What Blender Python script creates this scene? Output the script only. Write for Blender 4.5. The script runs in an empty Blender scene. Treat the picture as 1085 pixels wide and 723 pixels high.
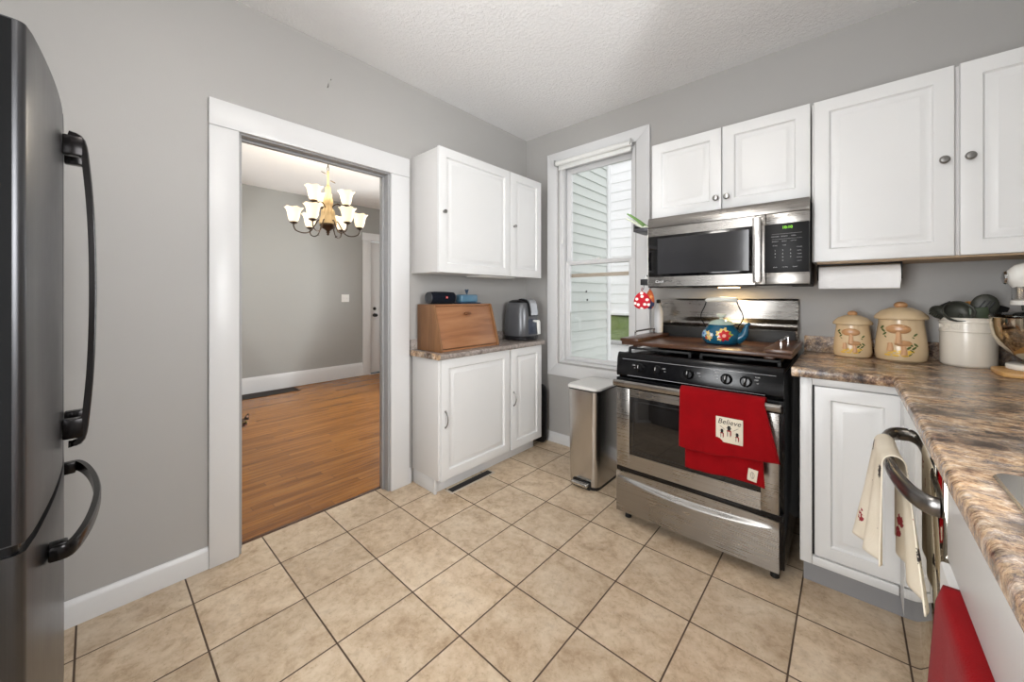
import bpy, bmesh, math, random
from mathutils import Vector, Matrix
PI = math.pi
random.seed(7)
C = bpy.context.scene.collection
scn = bpy.context.scene

# ------------------------------------------------------------------ camera
CAM = (2.2107, -2.6011, 1.2412)
cd = bpy.data.cameras.new('camera')
cam = bpy.data.objects.new('camera', cd); C.objects.link(cam)
cam.location = CAM
cam.rotation_euler = (PI/2, 0, 0.7159)
cd.sensor_width = 36; cd.sensor_fit = 'HORIZONTAL'
cd.lens = 395.63/1085*36
cd.shift_x = -(553.37-542.5)/1085
cd.shift_y = -(361.5-315.14)/1085
cd.clip_start = 0.02; cd.clip_end = 200
scn.camera = cam
# ------------------------------------------------------------------ exposure, world, lights
scn.view_settings.view_transform = 'Standard'
scn.view_settings.look = 'None'
scn.view_settings.exposure = 0.66
scn.view_settings.gamma = 1.0
scn.view_settings.use_curve_mapping = False
w = bpy.data.worlds.new('overcast_sky'); scn.world = w; w.use_nodes = True
bgn = w.node_tree.nodes['Background']
bgn.inputs[0].default_value = (0.97, 0.985, 1.0, 1); bgn.inputs[1].default_value = 1.0

def area(name, loc, rot, sx, sy, power, col=(1, 1, 1)):
    l = bpy.data.lights.new(name, 'AREA'); l.shape = 'RECTANGLE'; l.size = sx; l.size_y = sy
    l.energy = power; l.color = col
    o = bpy.data.objects.new(name, l); C.objects.link(o); o.location = loc; o.rotation_euler = rot
    return o
DAY = (0.97, 0.985, 1.0)
# added daylight lamps outside unseen window openings (behind the camera, over the sink, dining room sides)
area('daylight_back_window', (1.62, -3.62, 1.45), (PI/2+.38, 0, 0), 0.86, 1.9, 38, DAY)
area('daylight_sink_window', (3.16, -1.85, 1.6), (PI/2+.25, 0, PI/2), 1.1, 1.0, 38, DAY)
area('daylight_dining_window', (-1.9, 1.62, 1.45), (-PI/2, 0, 0), 1.9, 1.8, 74, DAY)
area('daylight_dining_side_window', (-1.9, -3.32, 1.5), (PI/2+.1, 0, 0), 1.5, 1.5, 26, DAY)

# ------------------------------------------------------------------ helpers
def S(r, g=None, b=None):
    if g is None: r, g, b = r
    f = lambda c: (c/255/12.92) if c/255 <= .04045 else ((c/255+.055)/1.055)**2.4
    return (f(r), f(g), f(b), 1)
RM = {}
def root_of(o):
    while o.parent: o = o.parent
    return o
def settag(o, label=None, cat=None, group=None, kind=None):
    if label: o['label'] = label
    if cat: o['category'] = cat
    if group: o['group'] = group
    if kind: o['kind'] = kind
    return o
def thing(name, label, cat, loc=(0, 0, 0), rz=0, group=None, kind=None):
    o = bpy.data.objects.new(name, None); C.objects.link(o)
    o.location = loc; o.rotation_euler = (0, 0, rz); o.empty_display_size = .1
    RM[o] = Matrix.Translation(loc) @ Matrix.Rotation(rz, 4, 'Z')
    return settag(o, label, cat, group, kind)
WALLA = Matrix.Rotation(PI/2, 4, 'Z')      # local -y front  ->  world +x front
class MB:
    """collects shapes in world coordinates (or in xf space) and links them as one mesh object"""
    def __init__(self, xf=None): self.bm = bmesh.new(); self.xf = xf
    def _new(self, verts): return verts
    def box(self, lo, hi, bev=0.0, seg=2):
        lo, hi = Vector(lo), Vector(hi)
        lo, hi = Vector([min(a, b) for a, b in zip(lo, hi)]), Vector([max(a, b) for a, b in zip(lo, hi)])
        r = bmesh.ops.create_cube(self.bm, size=1, matrix=Matrix.Translation((lo+hi)/2) @ Matrix.Diagonal(((hi-lo).x, (hi-lo).y, (hi-lo).z, 1)))
        if bev > 0:
            bev = min(bev, min(hi-lo)*.49)
            es = set(e for v in r['verts'] for e in v.link_edges)
            bmesh.ops.bevel(self.bm, geom=list(es), offset=bev, segments=seg, profile=.5, affect='EDGES')
        return self
    def rbox(self, c, size, M, bev=0.0, seg=2):
        """box of given size centred at c, rotated by matrix M"""
        t = bmesh.new()
        bmesh.ops.create_cube(t, size=1, matrix=Matrix.Diagonal((size[0], size[1], size[2], 1)))
        if bev > 0: bmesh.ops.bevel(t, geom=list(t.edges), offset=bev, segments=seg, profile=.5, affect='EDGES')
        t.transform(Matrix.Translation(c) @ M.to_4x4()); self.merge(t); return self
    def merge(self, t):
        me = bpy.data.meshes.new('t'); t.to_mesh(me); t.free(); self.bm.from_mesh(me); bpy.data.meshes.remove(me)
    def loops(self, rings, close=True, cap0=True, cap1=True):
        vs = [[self.bm.verts.new(p) for p in r] for r in rings]
        n = len(rings[0])
        for a, b in zip(vs[:-1], vs[1:]):
            for i in range(n if close else n-1):
                j = (i+1) % n
                try: self.bm.faces.new((a[i], a[j], b[j], b[i]))
                except ValueError: pass
        if cap0: self.bm.faces.new(list(reversed(vs[0])))
        if cap1: self.bm.faces.new(vs[-1])
        return self
    def prism(self, poly, axis, a, b, bev=0.0):
        def P(p, t):
            if axis == 'x': return Vector((t, p[0], p[1]))
            if axis == 'y': return Vector((p[0], t, p[1]))
            return Vector((p[0], p[1], t))
        t = bmesh.new()
        A = [t.verts.new(P(p, a)) for p in poly]; B = [t.verts.new(P(p, b)) for p in poly]
        n = len(poly)
        t.faces.new(list(reversed(A))); t.faces.new(B)
        for i in range(n): t.faces.new((A[i], A[(i+1) % n], B[(i+1) % n], B[i]))
        bmesh.ops.recalc_face_normals(t, faces=t.faces)
        if bev > 0:
            es = [e for e in t.edges if e.calc_face_angle(0) > .5]
            bmesh.ops.bevel(t, geom=es, offset=bev, segments=2, profile=.5, affect='EDGES')
        self.merge(t); return self
    def lathe(self, prof, c=(0, 0, 0), seg=32, M=None, fn=None):
        M = M.to_4x4() if M else Matrix.Identity(4)
        T = Matrix.Translation(c) @ M
        rings = []
        for r, z in prof:
            ring = []
            for i in range(seg):
                a = 2*PI*i/seg
                rr, zz = (fn(a, r, z) if fn else (r, z))
                ring.append(T @ Vector((rr*math.cos(a), rr*math.sin(a), zz)))
            rings.append(ring)
        return self.loops(rings, True, prof[0][0] > 1e-5 or True, True)
    def tube(self, path, r, seg=10, flat=1.0, up=None, cap=True):
        pts = [Vector(p) for p in path]; n = len(pts)
        rs = r if isinstance(r, (list, tuple)) else [r]*n
        tang = [(pts[min(i+1, n-1)]-pts[max(i-1, 0)]).normalized() for i in range(n)]
        u = Vector(up) if up else (Vector((0, 0, 1)) if abs(tang[0].z) < .9 else Vector((1, 0, 0)))
        rings = []
        nrm = (u - tang[0]*u.dot(tang[0])).normalized()
        for i in range(n):
            nrm = (nrm - tang[i]*nrm.dot(tang[i])).normalized()
            bi = tang[i].cross(nrm)
            rings.append([pts[i] + (nrm*math.cos(2*PI*k/seg)*flat + bi*math.sin(2*PI*k/seg))*rs[i] for k in range(seg)])
        return self.loops(rings, True, cap, cap)
    def cyl(self, p0, p1, r0, r1=None, seg=24):
        return self.tube([p0, p1], [r0, r0 if r1 is None else r1], seg)
    def ball(self, c, r, seg=20, sc=(1, 1, 1), M=None):
        T = Matrix.Translation(c) @ (M.to_4x4() if M else Matrix.Identity(4)) @ Matrix.Diagonal((sc[0], sc[1], sc[2], 1))
        bmesh.ops.create_uvsphere(self.bm, u_segments=seg, v_segments=max(8, seg//2), radius=r, matrix=T); return self
    def grid(self, fn, nu, nv):
        vs = [[self.bm.verts.new(fn(i/(nu-1), j/(nv-1))) for j in range(nv)] for i in range(nu)]
        for i in range(nu-1):
            for j in range(nv-1):
                self.bm.faces.new((vs[i][j], vs[i+1][j], vs[i+1][j+1], vs[i][j+1]))
        return self
    def panel(self, x0, x1, z0, z1, yf, t, fr=.058, raised=True):
        """door slab facing -y with a raised panel"""
        prof = [(0, t), (0, .004), (.0015, .0012), (.005, 0)]
        if raised: prof += [(fr, 0), (fr+.003, .007), (fr+.007, .0105), (fr+.012, .0105), (fr+.034, .0022), (fr+.037, .0006), (fr+.040, .0004)]
        rings = []
        for d, y in prof:
            rings.append([(x0+d, yf+y, z0+d), (x1-d, yf+y, z0+d), (x1-d, yf+y, z1-d), (x0+d, yf+y, z1-d)])
        return self.loops(rings)
    def build(self, name, mat, parent=None, loc=None, smooth=35, solid=0, sub=0, label=None, cat=None, group=None, kind=None, rz=0):
        bm = self.bm
        bmesh.ops.recalc_face_normals(bm, faces=bm.faces)
        M = self.xf.copy() if self.xf else Matrix.Identity(4)
        if parent: M = RM[root_of(parent)].inverted() @ M
        elif loc is not None:
            RMo = Matrix.Translation(loc) @ Matrix.Rotation(rz, 4, 'Z'); M = RMo.inverted() @ M
        bm.transform(M)
        me = bpy.data.meshes.new(name); bm.to_mesh(me); bm.free()
        if smooth:
            me.polygons.foreach_set('use_smooth', [True]*len(me.polygons))
            try: me.set_sharp_from_angle(angle=math.radians(smooth))
            except Exception: pass
        o = bpy.data.objects.new(name, me); C.objects.link(o)
        if mat: me.materials.append(mat)
        if parent: o.parent = parent
        elif loc is not None: o.location = loc; o.rotation_euler = (0, 0, rz); RM[o] = RMo
        else: RM[o] = Matrix.Identity(4)
        if solid:
            m = o.modifiers.new('s', 'SOLIDIFY'); m.thickness = solid; m.offset = 0
        if sub:
            m = o.modifiers.new('sub', 'SUBSURF'); m.levels = sub; m.render_levels = sub
        return settag(o, label, cat, group, kind)
def text_bm(s, size, ext=.0004, shear=0, align='CENTER'):
    cu = bpy.data.curves.new('t', 'FONT'); cu.body = s; cu.size = size; cu.extrude = ext; cu.shear = shear
    cu.align_x = align; cu.align_y = 'CENTER'; cu.resolution_u = 3
    o = bpy.data.objects.new('t', cu)
    me = bpy.data.meshes.new_from_object(o)
    b = bmesh.new(); b.from_mesh(me)
    bpy.data.objects.remove(o); bpy.data.curves.remove(cu); bpy.data.meshes.remove(me)
    return b
FACE = Matrix.Rotation(PI/2, 4, 'X')       # text in the xz plane reading from -y
def put_text(mb, s, size, pos, M=FACE, ext=.0004, shear=0, align='CENTER'):
    t = text_bm(s, size, ext, shear, align); t.transform(Matrix.Translation(pos) @ M); mb.merge(t)

# ------------------------------------------------------------------ materials
def nm(name):
    m = bpy.data.materials.new(name); m.use_nodes = True
    nt = m.node_tree; return m, nt, nt.nodes['Principled BSDF'], nt.nodes['Material Output']
class NT:
    def __init__(s, nt): s.nt = nt
    def n(s, t, **k):
        nd = s.nt.nodes.new(t)
        for a, b in k.items(): setattr(nd, a, b)
        return nd
    def l(s, a, b): s.nt.links.new(a, b)
    def math(s, op, a, b=None, c=None):
        nd = s.n('ShaderNodeMath', operation=op)
        for i, v in enumerate((a, b, c)):
            if v is None: continue
            if isinstance(v, (int, float)): nd.inputs[i].default_value = v
            else: s.l(v, nd.inputs[i])
        return nd.outputs[0]
    def obj(s, scale=(1, 1, 1), rot=(0, 0, 0), loc=(0, 0, 0)):
        tc = s.n('ShaderNodeTexCoord'); mp = s.n('ShaderNodeMapping')
        mp.inputs['Scale'].default_value = scale; mp.inputs['Rotation'].default_value = rot; mp.inputs['Location'].default_value = loc
        s.l(tc.outputs['Object'], mp.inputs[0]); return mp.outputs[0]
    def noise(s, vec, scale, detail=3, rough=.5, dist=0):
        nd = s.n('ShaderNodeTexNoise'); nd.inputs['Scale'].default_value = scale; nd.inputs['Detail'].default_value = detail
        nd.inputs['Roughness'].default_value = rough; nd.inputs['Distortion'].default_value = dist
        if vec is not None: s.l(vec, nd.inputs['Vector'])
        return nd
    def ramp(s, fac, stops, interp='LINEAR'):
        r = s.n('ShaderNodeValToRGB'); r.color_ramp.interpolation = interp
        el = r.color_ramp.elements
        while len(el) < len(stops): el.new(.5)
        for e, (p, c) in zip(el, stops): e.position = p; e.color = c
        s.l(fac, r.inputs[0]); return r.outputs[0]
    def mix(s, fac, a, b, bt='MIX'):
        nd = s.n('ShaderNodeMix', data_type='RGBA', blend_type=bt)
        for i, v in ((0, fac), (6, a), (7, b)):
            if isinstance(v, (int, float)): nd.inputs[i].default_value = v
            elif isinstance(v, tuple): nd.inputs[i].default_value = v
            else: s.l(v, nd.inputs[i])
        return nd.outputs[2]
    def bump(s, h, strength, dist, bsdf):
        b = s.n('ShaderNodeBump'); b.inputs['Strength'].default_value = strength; b.inputs['Distance'].default_value = dist
        s.l(h, b.inputs['Height']); s.l(b.outputs[0], bsdf.inputs['Normal'])
def plain(name, col, rough=.5, metal=0, bump=None, coat=0, spec=None, emit=None):
    m, nt, b, o = nm(name); T = NT(nt)
    b.inputs['Base Color'].default_value = col; b.inputs['Roughness'].default_value = rough; b.inputs['Metallic'].default_value = metal
    b.inputs['Coat Weight'].default_value = coat
    if spec is not None: b.inputs['Specular IOR Level'].default_value = spec
    if emit: b.inputs['Emission Color'].default_value = emit[0]; b.inputs['Emission Strength'].default_value = emit[1]
    vec = T.obj()
    n = T.noise(vec, 6, 3)
    T.l(T.mix(T.math('MULTIPLY', n.outputs['Fac'], .12), col, tuple(c*.8 for c in col[:3])+(1,)), b.inputs['Base Color'])
    if bump:
        n2 = T.noise(vec, bump[0], 4); T.bump(n2.outputs['Fac'], bump[1], bump[2], b)
    return m
def brushed(name, col, rough=.28, axis='x', streak=.12):
    m, nt, b, o = nm(name); T = NT(nt)
    sc = {'x': (2, 300, 300), 'z': (300, 300, 2), 'y': (300, 2, 300)}[axis]
    n = T.noise(T.obj(sc), 1, 2)
    c = T.mix(n.outputs['Fac'], tuple(x*.86 for x in col[:3])+(1,), tuple(min(1, x*1.1) for x in col[:3])+(1,))
    T.l(c, b.inputs['Base Color']); b.inputs['Metallic'].default_value = 1
    sm = T.noise(T.obj(), 9, 3)
    T.l(T.math('ADD', T.math('MULTIPLY', n.outputs['Fac'], streak), T.math('ADD', rough-.06, T.math('MULTIPLY', sm.outputs['Fac'], .08))), b.inputs['Roughness'])
    T.bump(n.outputs['Fac'], .03, .001, b)
    return m
M = {}
M['wall'] = plain('wall_paint_grey', S(174, 172, 169), .55, bump=(180, .12, .002))
M['wall2'] = plain('dining_paint_grey', S(164, 164, 160), .55, bump=(180, .12, .002))
M['trim'] = plain('white_gloss_trim', S(219, 219, 219), .32, bump=(30, .05, .002))
M['jamb'] = plain('worn_grey_jamb', S(160, 160, 160), .4, bump=(40, .15, .002))
M['cab'] = plain('white_thermofoil', S(222, 222, 221), .34)
M['cabunder'] = plain('bare_wood_underside', S(190, 165, 135), .6)
M['cabside'] = plain('white_cabinet_side', S(216, 214, 212), .45)
M['toe'] = plain('grey_toe_kick', S(150, 150, 152), .5)
M['steel'] = brushed('brushed_stainless', S(162, 158, 153), .27, 'x', .06)
M['steelz'] = brushed('brushed_stainless_vertical', S(196, 193, 190), .24, 'z', .05)
M['steelflat'] = brushed('satin_steel', S(200, 198, 194), .22, 'x', .05)
M['dwsteel'] = brushed('dishwasher_stainless', S(206, 200, 188), .05, 'y', .02)
M['knob'] = plain('nickel_knob', S(150, 148, 145), .28, 1)
M['chrome'] = plain('chrome', S(210, 210, 210), .12, 1)
M['black'] = plain('gloss_black_enamel', S(11, 11, 13), .2, spec=.35)
M['blackm'] = plain('matte_black', S(18, 18, 19), .5)
M['iron'] = plain('cast_iron', S(20, 20, 21), .6, bump=(200, .3, .001))
M['blackglass'] = plain('black_glass', S(10, 10, 12), .06)
M['ovenglass'] = plain('oven_glass', S(26, 24, 23), .05, coat=.3)
M['fridge'] = brushed('black_stainless', S(88, 88, 90), .3, 'z', .08)
M['fridgeedge'] = plain('black_stainless_edge', S(112, 114, 120), .26, .9)
M['fridgebody'] = plain('fridge_side_black', S(7, 7, 8), .5, spec=.15)
M['dark_handle'] = plain('dark_metal_handle', S(34, 32, 32), .22, .8)
M['white_plastic'] = plain('white_plastic', S(235, 235, 232), .3)
M['paper'] = plain('paper_towel', S(240, 240, 240), .9, bump=(220, .6, .002))
M['text'] = plain('pale_marking', S(205, 205, 205), .5)
M['textdim'] = plain('grey_marking', S(170, 170, 172), .5)
M['mat_green'] = plain('onion_green', S(120, 160, 90), .5)
M['mat_onion'] = plain('onion_white', S(232, 238, 215), .45)

def m_ceiling():
    m, nt, b, o = nm('stippled_ceiling'); T = NT(nt)
    v = T.obj(); n = T.noise(v, 55, 5, .65); n2 = T.noise(v, 120, 3)
    b.inputs['Base Color'].default_value = S(238, 237, 236); b.inputs['Roughness'].default_value = .85
    T.bump(T.math('ADD', T.ramp(n.outputs['Fac'], [(.42, (0, 0, 0, 1)), (.62, (1, 1, 1, 1))]), T.math('MULTIPLY', n2.outputs['Fac'], .4)), .55, .005, b)
    return m
M['ceil'] = m_ceiling()
M['ceil2'] = plain('dining_ceiling_paint', S(240, 239, 236), .8)

def m_tile():
    m, nt, b, o = nm('travertine_tile'); T = NT(nt)
    tc = T.n('ShaderNodeTexCoord'); sep = T.n('ShaderNodeSeparateXYZ'); T.l(tc.outputs['Object'], sep.inputs[0])
    s = .308
    ux = T.math('DIVIDE', T.math('SUBTRACT', sep.outputs[0], .70*s), s)
    uy = T.math('DIVIDE', T.math('ADD', sep.outputs[1], 7.58*s), s)
    fx, fy = T.math('FRACT', T.math('ADD', ux, 100)), T.math('FRACT', T.math('ADD', uy, 100))
    ix, iy = T.math('FLOOR', T.math('ADD', ux, 100)), T.math('FLOOR', T.math('ADD', uy, 100))
    ed = lambda f: T.math('SUBTRACT', .5, T.math('ABSOLUTE', T.math('SUBTRACT', f, .5)))
    d = T.math('MINIMUM', ed(fx), ed(fy))
    face = T.n('ShaderNodeMapRange', interpolation_type='SMOOTHSTEP'); T.l(d, face.inputs[0])
    face.inputs[1].default_value = .006; face.inputs[2].default_value = .0125
    cmb = T.n('ShaderNodeCombineXYZ'); T.l(ix, cmb.inputs[0]); T.l(iy, cmb.inputs[1])
    wn = T.n('ShaderNodeTexWhiteNoise'); T.l(cmb.outputs[0], wn.inputs[0])
    off = T.n('ShaderNodeVectorMath', operation='MULTIPLY'); T.l(wn.outputs['Color'], off.inputs[0]); off.inputs[1].default_value = (9, 9, 9)
    add = T.n('ShaderNodeVectorMath', operation='ADD'); T.l(tc.outputs['Object'], add.inputs[0]); T.l(off.outputs[0], add.inputs[1])
    n1 = T.noise(add.outputs[0], 7, 7, .62, .7); n2 = T.noise(add.outputs[0], 26, 6, .7, .3); n3 = T.noise(add.outputs[0], 90, 3, .6)
    base = T.ramp(n1.outputs['Fac'], [(.30, S(166, 138, 108)), (.43, S(194, 168, 138)), (.55, S(212, 190, 162)), (.72, S(226, 209, 186))])
    det = T.ramp(n2.outputs['Fac'], [(.32, S(150, 124, 96)), (.5, S(208, 188, 160)), (.7, S(230, 216, 196))])
    c = T.mix(.42, base, det)
    spk = T.ramp(n3.outputs['Fac'], [(.28, (.62, .55, .46, 1)), (.42, (1, 1, 1, 1))]); c = T.mix(.5, c, spk, 'MULTIPLY')
    tint = T.math('ADD', .90, T.math('MULTIPLY', wn.outputs['Value'], .14))
    tc2 = T.n('ShaderNodeCombineColor')
    for i in range(3): T.l(tint, tc2.inputs[i])
    c = T.mix(1.0, c, tc2.outputs[0], 'MULTIPLY')
    col = T.mix(face.outputs[0], S(84, 66, 52), c)
    T.l(col, b.inputs['Base Color'])
    rr = T.math('SUBTRACT', .78, T.math('MULTIPLY', face.outputs[0], T.math('SUBTRACT', .52, T.math('MULTIPLY', n2.outputs['Fac'], .22))))
    T.l(rr, b.inputs['Roughness'])
    T.bump(T.math('ADD', T.math('MULTIPLY', face.outputs[0], 1.0), T.math('MULTIPLY', n2.outputs['Fac'], .12)), .5, .003, b)
    return m
M['tile'] = m_tile()
def m_planks():
    m, nt, b, o = nm('oak_strip_floor'); T = NT(nt)
    tc = T.n('ShaderNodeTexCoord'); sep = T.n('ShaderNodeSeparateXYZ'); T.l(tc.outputs['Object'], sep.inputs[0])
    ux = T.math('ADD', T.math('DIVIDE', sep.outputs[0], .057), 200); row = T.math('FLOOR', ux); fx = T.math('FRACT', ux)
    wr = T.n('ShaderNodeTexWhiteNoise', noise_dimensions='1D'); T.l(row, wr.inputs['W'])
    uy = T.math('ADD', T.math('DIVIDE', sep.outputs[1], .95), T.math('ADD', 50, T.math('MULTIPLY', wr.outputs['Value'], 7.3)))
    iy = T.math('FLOOR', uy); fy = T.math('FRACT', uy)
    cmb = T.n('ShaderNodeCombineXYZ'); T.l(row, cmb.inputs[0]); T.l(iy, cmb.inputs[1])
    wn = T.n('ShaderNodeTexWhiteNoise'); T.l(cmb.outputs[0], wn.inputs[0])
    mp = T.n('ShaderNodeMapping'); mp.inputs['Scale'].default_value = (38, 2.2, 1); T.l(tc.outputs['Object'], mp.inputs[0])
    off = T.n('ShaderNodeVectorMath', operation='MULTIPLY_ADD'); T.l(wn.outputs['Color'], off.inputs[0]); off.inputs[1].default_value = (40, 40, 0); T.l(mp.outputs[0], off.inputs[2])
    g = T.noise(off.outputs[0], 1.0, 5, .6, .6)
    grain = T.ramp(g.outputs['Fac'], [(.3, S(136, 88, 42)), (.5, S(174, 120, 64)), (.72, S(194, 144, 88))])
    tone = T.ramp(wn.outputs['Value'], [(0, (.72, .66, .62, 1)), (.35, (.95, .93, .9, 1)), (.7, (1, 1, 1, 1)), (1, (1.0, 1.0, 1.0, 1))])
    c = T.mix(1, T.mix(1, grain, tone, 'MULTIPLY'), (.80, .71, .48, 1), 'MULTIPLY')
    ex = T.math('SUBTRACT', .5, T.math('ABSOLUTE', T.math('SUBTRACT', fx, .5)))
    ey = T.math('MULTIPLY', T.math('SUBTRACT', .5, T.math('ABSOLUTE', T.math('SUBTRACT', fy, .5))), 16)
    seam = T.n('ShaderNodeMapRange'); T.l(T.math('MINIMUM', ex, ey), seam.inputs[0]); seam.inputs[1].default_value = .0; seam.inputs[2].default_value = .03
    c = T.mix(seam.outputs[0], S(84, 46, 20), c)
    T.l(c, b.inputs['Base Color']); b.inputs['Roughness'].default_value = .27
    T.bump(T.math('ADD', seam.outputs[0], T.math('MULTIPLY', g.outputs['Fac'], .2)), .35, .0012, b)
    return m
M['oak'] = m_planks()
def m_granite(name, warm, stretch=(1, 1, 1), rot=0, sc=1.0):
    m, nt, b, o = nm(name); T = NT(nt)
    v = T.obj(stretch, (0, 0, rot))
    n1 = T.noise(v, 8*sc, 9, .78, .45); n2 = T.noise(v, 30*sc, 6, .75, .2); n3 = T.noise(v, 3.2*sc, 4, .6, 1.2); n4 = T.noise(v, 75*sc, 4, .7, .3)
    if warm:
        a = T.ramp(n1.outputs['Fac'], [(.34, S(36, 28, 28)), (.42, S(92, 72, 62)), (.46, S(146, 116, 94)), (.51, S(222, 196, 162)), (.55, S(112, 104, 108)), (.61, S(236, 222, 204))])
        d = T.ramp(n2.outputs['Fac'], [(.38, S(34, 28, 30)), (.46, S(124, 98, 82)), (.54, S(206, 170, 130)), (.62, S(240, 226, 206))])
        e = T.ramp(n3.outputs['Fac'], [(.40, (.42, .44, .50, 1)), (.50, (.95, .95, .97, 1)), (.62, (1.12, 1.02, .90, 1))])
    else:
        a = T.ramp(n1.outputs['Fac'], [(.32, S(58, 52, 50)), (.42, S(132, 124, 120)), (.52, S(172, 164, 158)), (.6, S(150, 142, 136)), (.72, S(212, 208, 204))])
        d = T.ramp(n2.outputs['Fac'], [(.35, S(52, 44, 40)), (.47, S(150, 140, 134)), (.6, S(190, 180, 170)), (.72, S(214, 204, 192))])
        e = T.ramp(n3.outputs['Fac'], [(.4, (.85, .82, .8, 1)), (.6, (1.0, 1, 1, 1))])
    c = T.mix(.42, a, d); c = T.mix(1, c, e, 'MULTIPLY')
    f = T.ramp(n4.outputs['Fac'], [(.35, (.55, .52, .5, 1)), (.5, (1, 1, 1, 1))]); c = T.mix(.55, c, f, 'MULTIPLY')
    T.l(c, b.inputs['Base Color']); b.inputs['Roughness'].default_value = .24
    T.bump(n4.outputs['Fac'], .08, .001, b)
    return m
M['granite'] = m_granite('brown_stone_laminate', True, (1, 1.5, 1), -.25)
M['granite2'] = m_granite('grey_stone_laminate', False, (1, 1, 1), 0, 1.3)
def m_wood(name, dark, mid, lite, axis='y', sc=1.0, rough=.35, planks=0):
    m, nt, b, o = nm(name); T = NT(nt)
    st = {'x': (1.2, 14, 14), 'y': (14, 1.2, 14), 'z': (14, 14, 1.2)}[axis]
    v = T.obj(tuple(s*sc for s in st)); n = T.noise(v, 1, 6, .62, 1.0); n2 = T.noise(T.obj(), 5*sc, 3)
    c = T.ramp(n.outputs['Fac'], [(.3, dark), (.5, mid), (.72, lite)])
    c = T.mix(T.math('MULTIPLY', n2.outputs['Fac'], .5), c, mid)
    if planks:
        tc = T.n('ShaderNodeTexCoord'); sep = T.n('ShaderNodeSeparateXYZ'); T.l(tc.outputs['Object'], sep.inputs[0])
        r = T.math('FLOOR', T.math('ADD', T.math('DIVIDE', sep.outputs[1], planks), 50))
        wn = T.n('ShaderNodeTexWhiteNoise', noise_dimensions='1D'); T.l(r, wn.inputs['W'])
        c = T.mix(1, c, T.ramp(wn.outputs['Value'], [(0, (.55, .5, .48, 1)), (1, (1.2, 1.15, 1.1, 1))]), 'MULTIPLY')
    T.l(c, b.inputs['Base Color']); b.inputs['Roughness'].default_value = rough
    T.bump(n.outputs['Fac'], .08, .001, b)
    return m
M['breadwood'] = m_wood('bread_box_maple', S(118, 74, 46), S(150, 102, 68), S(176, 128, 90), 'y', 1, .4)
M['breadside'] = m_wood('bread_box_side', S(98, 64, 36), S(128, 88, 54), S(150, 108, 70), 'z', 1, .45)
M['walnut'] = m_wood('dark_walnut_board', S(44, 28, 20), S(84, 56, 40), S(126, 92, 68), 'x', .9, .28, .105)
M['bamboo'] = m_wood('bamboo_board', S(182, 134, 76), S(206, 160, 98), S(222, 180, 120), 'x', 1, .4)
M['woodspoon'] = m_wood('wooden_spoon', S(176, 120, 60), S(200, 146, 84), S(214, 164, 104), 'z', 1, .5)
def m_siding(name, col):
    m, nt, b, o = nm(name); T = NT(nt)
    n = T.noise(T.obj((3, 3, 40)), 2, 4); 
    T.l(T.mix(n.outputs['Fac'], col, tuple(c*.88 for c in col[:3])+(1,)), b.inputs['Base Color']); b.inputs['Roughness'].default_value = .6
    return m
M['siding'] = m_siding('pale_green_vinyl', S(208, 213, 208))
M['siding2'] = m_siding('white_vinyl', S(235, 235, 235))
def m_glass(name, tint=(1, 1, 1, 1), spec=.5):
    m, nt, b, o = nm(name); T = NT(nt); nt.nodes.remove(b)
    tr = T.n('ShaderNodeBsdfTransparent'); tr.inputs[0].default_value = tint
    gl = T.n('ShaderNodeBsdfGlossy'); gl.inputs['Roughness'].default_value = .02
    fr = T.n('ShaderNodeFresnel'); fr.inputs[0].default_value = 1.45
    n = T.noise(T.obj(), 3); T.l(T.math('ADD', 0.0, T.math('MULTIPLY', n.outputs['Fac'], .04)), gl.inputs['Roughness'])
    mx = T.n('ShaderNodeMixShader'); T.l(fr.outputs[0], mx.inputs[0]); T.l(tr.outputs[0], mx.inputs[1]); T.l(gl.outputs[0], mx.inputs[2]); T.l(mx.outputs[0], o.inputs[0])
    return m
M['glass'] = m_glass('window_glass')
M['clearglass'] = m_glass('clear_glass', (.9, .93, .93, 1))
def m_cloth(name, col, col2=None, sc=350):
    m, nt, b, o = nm(name); T = NT(nt)
    v = T.obj(); n = T.noise(v, 14, 4); n2 = T.noise(v, sc, 2)
    T.l(T.mix(n.outputs['Fac'], col, col2 or tuple(c*.75 for c in col[:3])+(1,)), b.inputs['Base Color'])
    b.inputs['Roughness'].default_value = .95; b.inputs['Sheen Weight'].default_value = .04; b.inputs['Specular IOR Level'].default_value = .15
    T.bump(n2.outputs['Fac'], .5, .002, b)
    return m
M['red'] = m_cloth('red_terry', S(148, 4, 14), S(122, 2, 8))
M['cream'] = m_cloth('cream_patch', S(232, 222, 202))
M['ink'] = plain('dark_ink', S(30, 26, 24), .8)
M['inkred'] = plain('red_ink', S(150, 24, 28), .8)
M['grass'] = m_cloth('lawn_green', S(112, 128, 74), S(72, 88, 48), 60)

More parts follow.
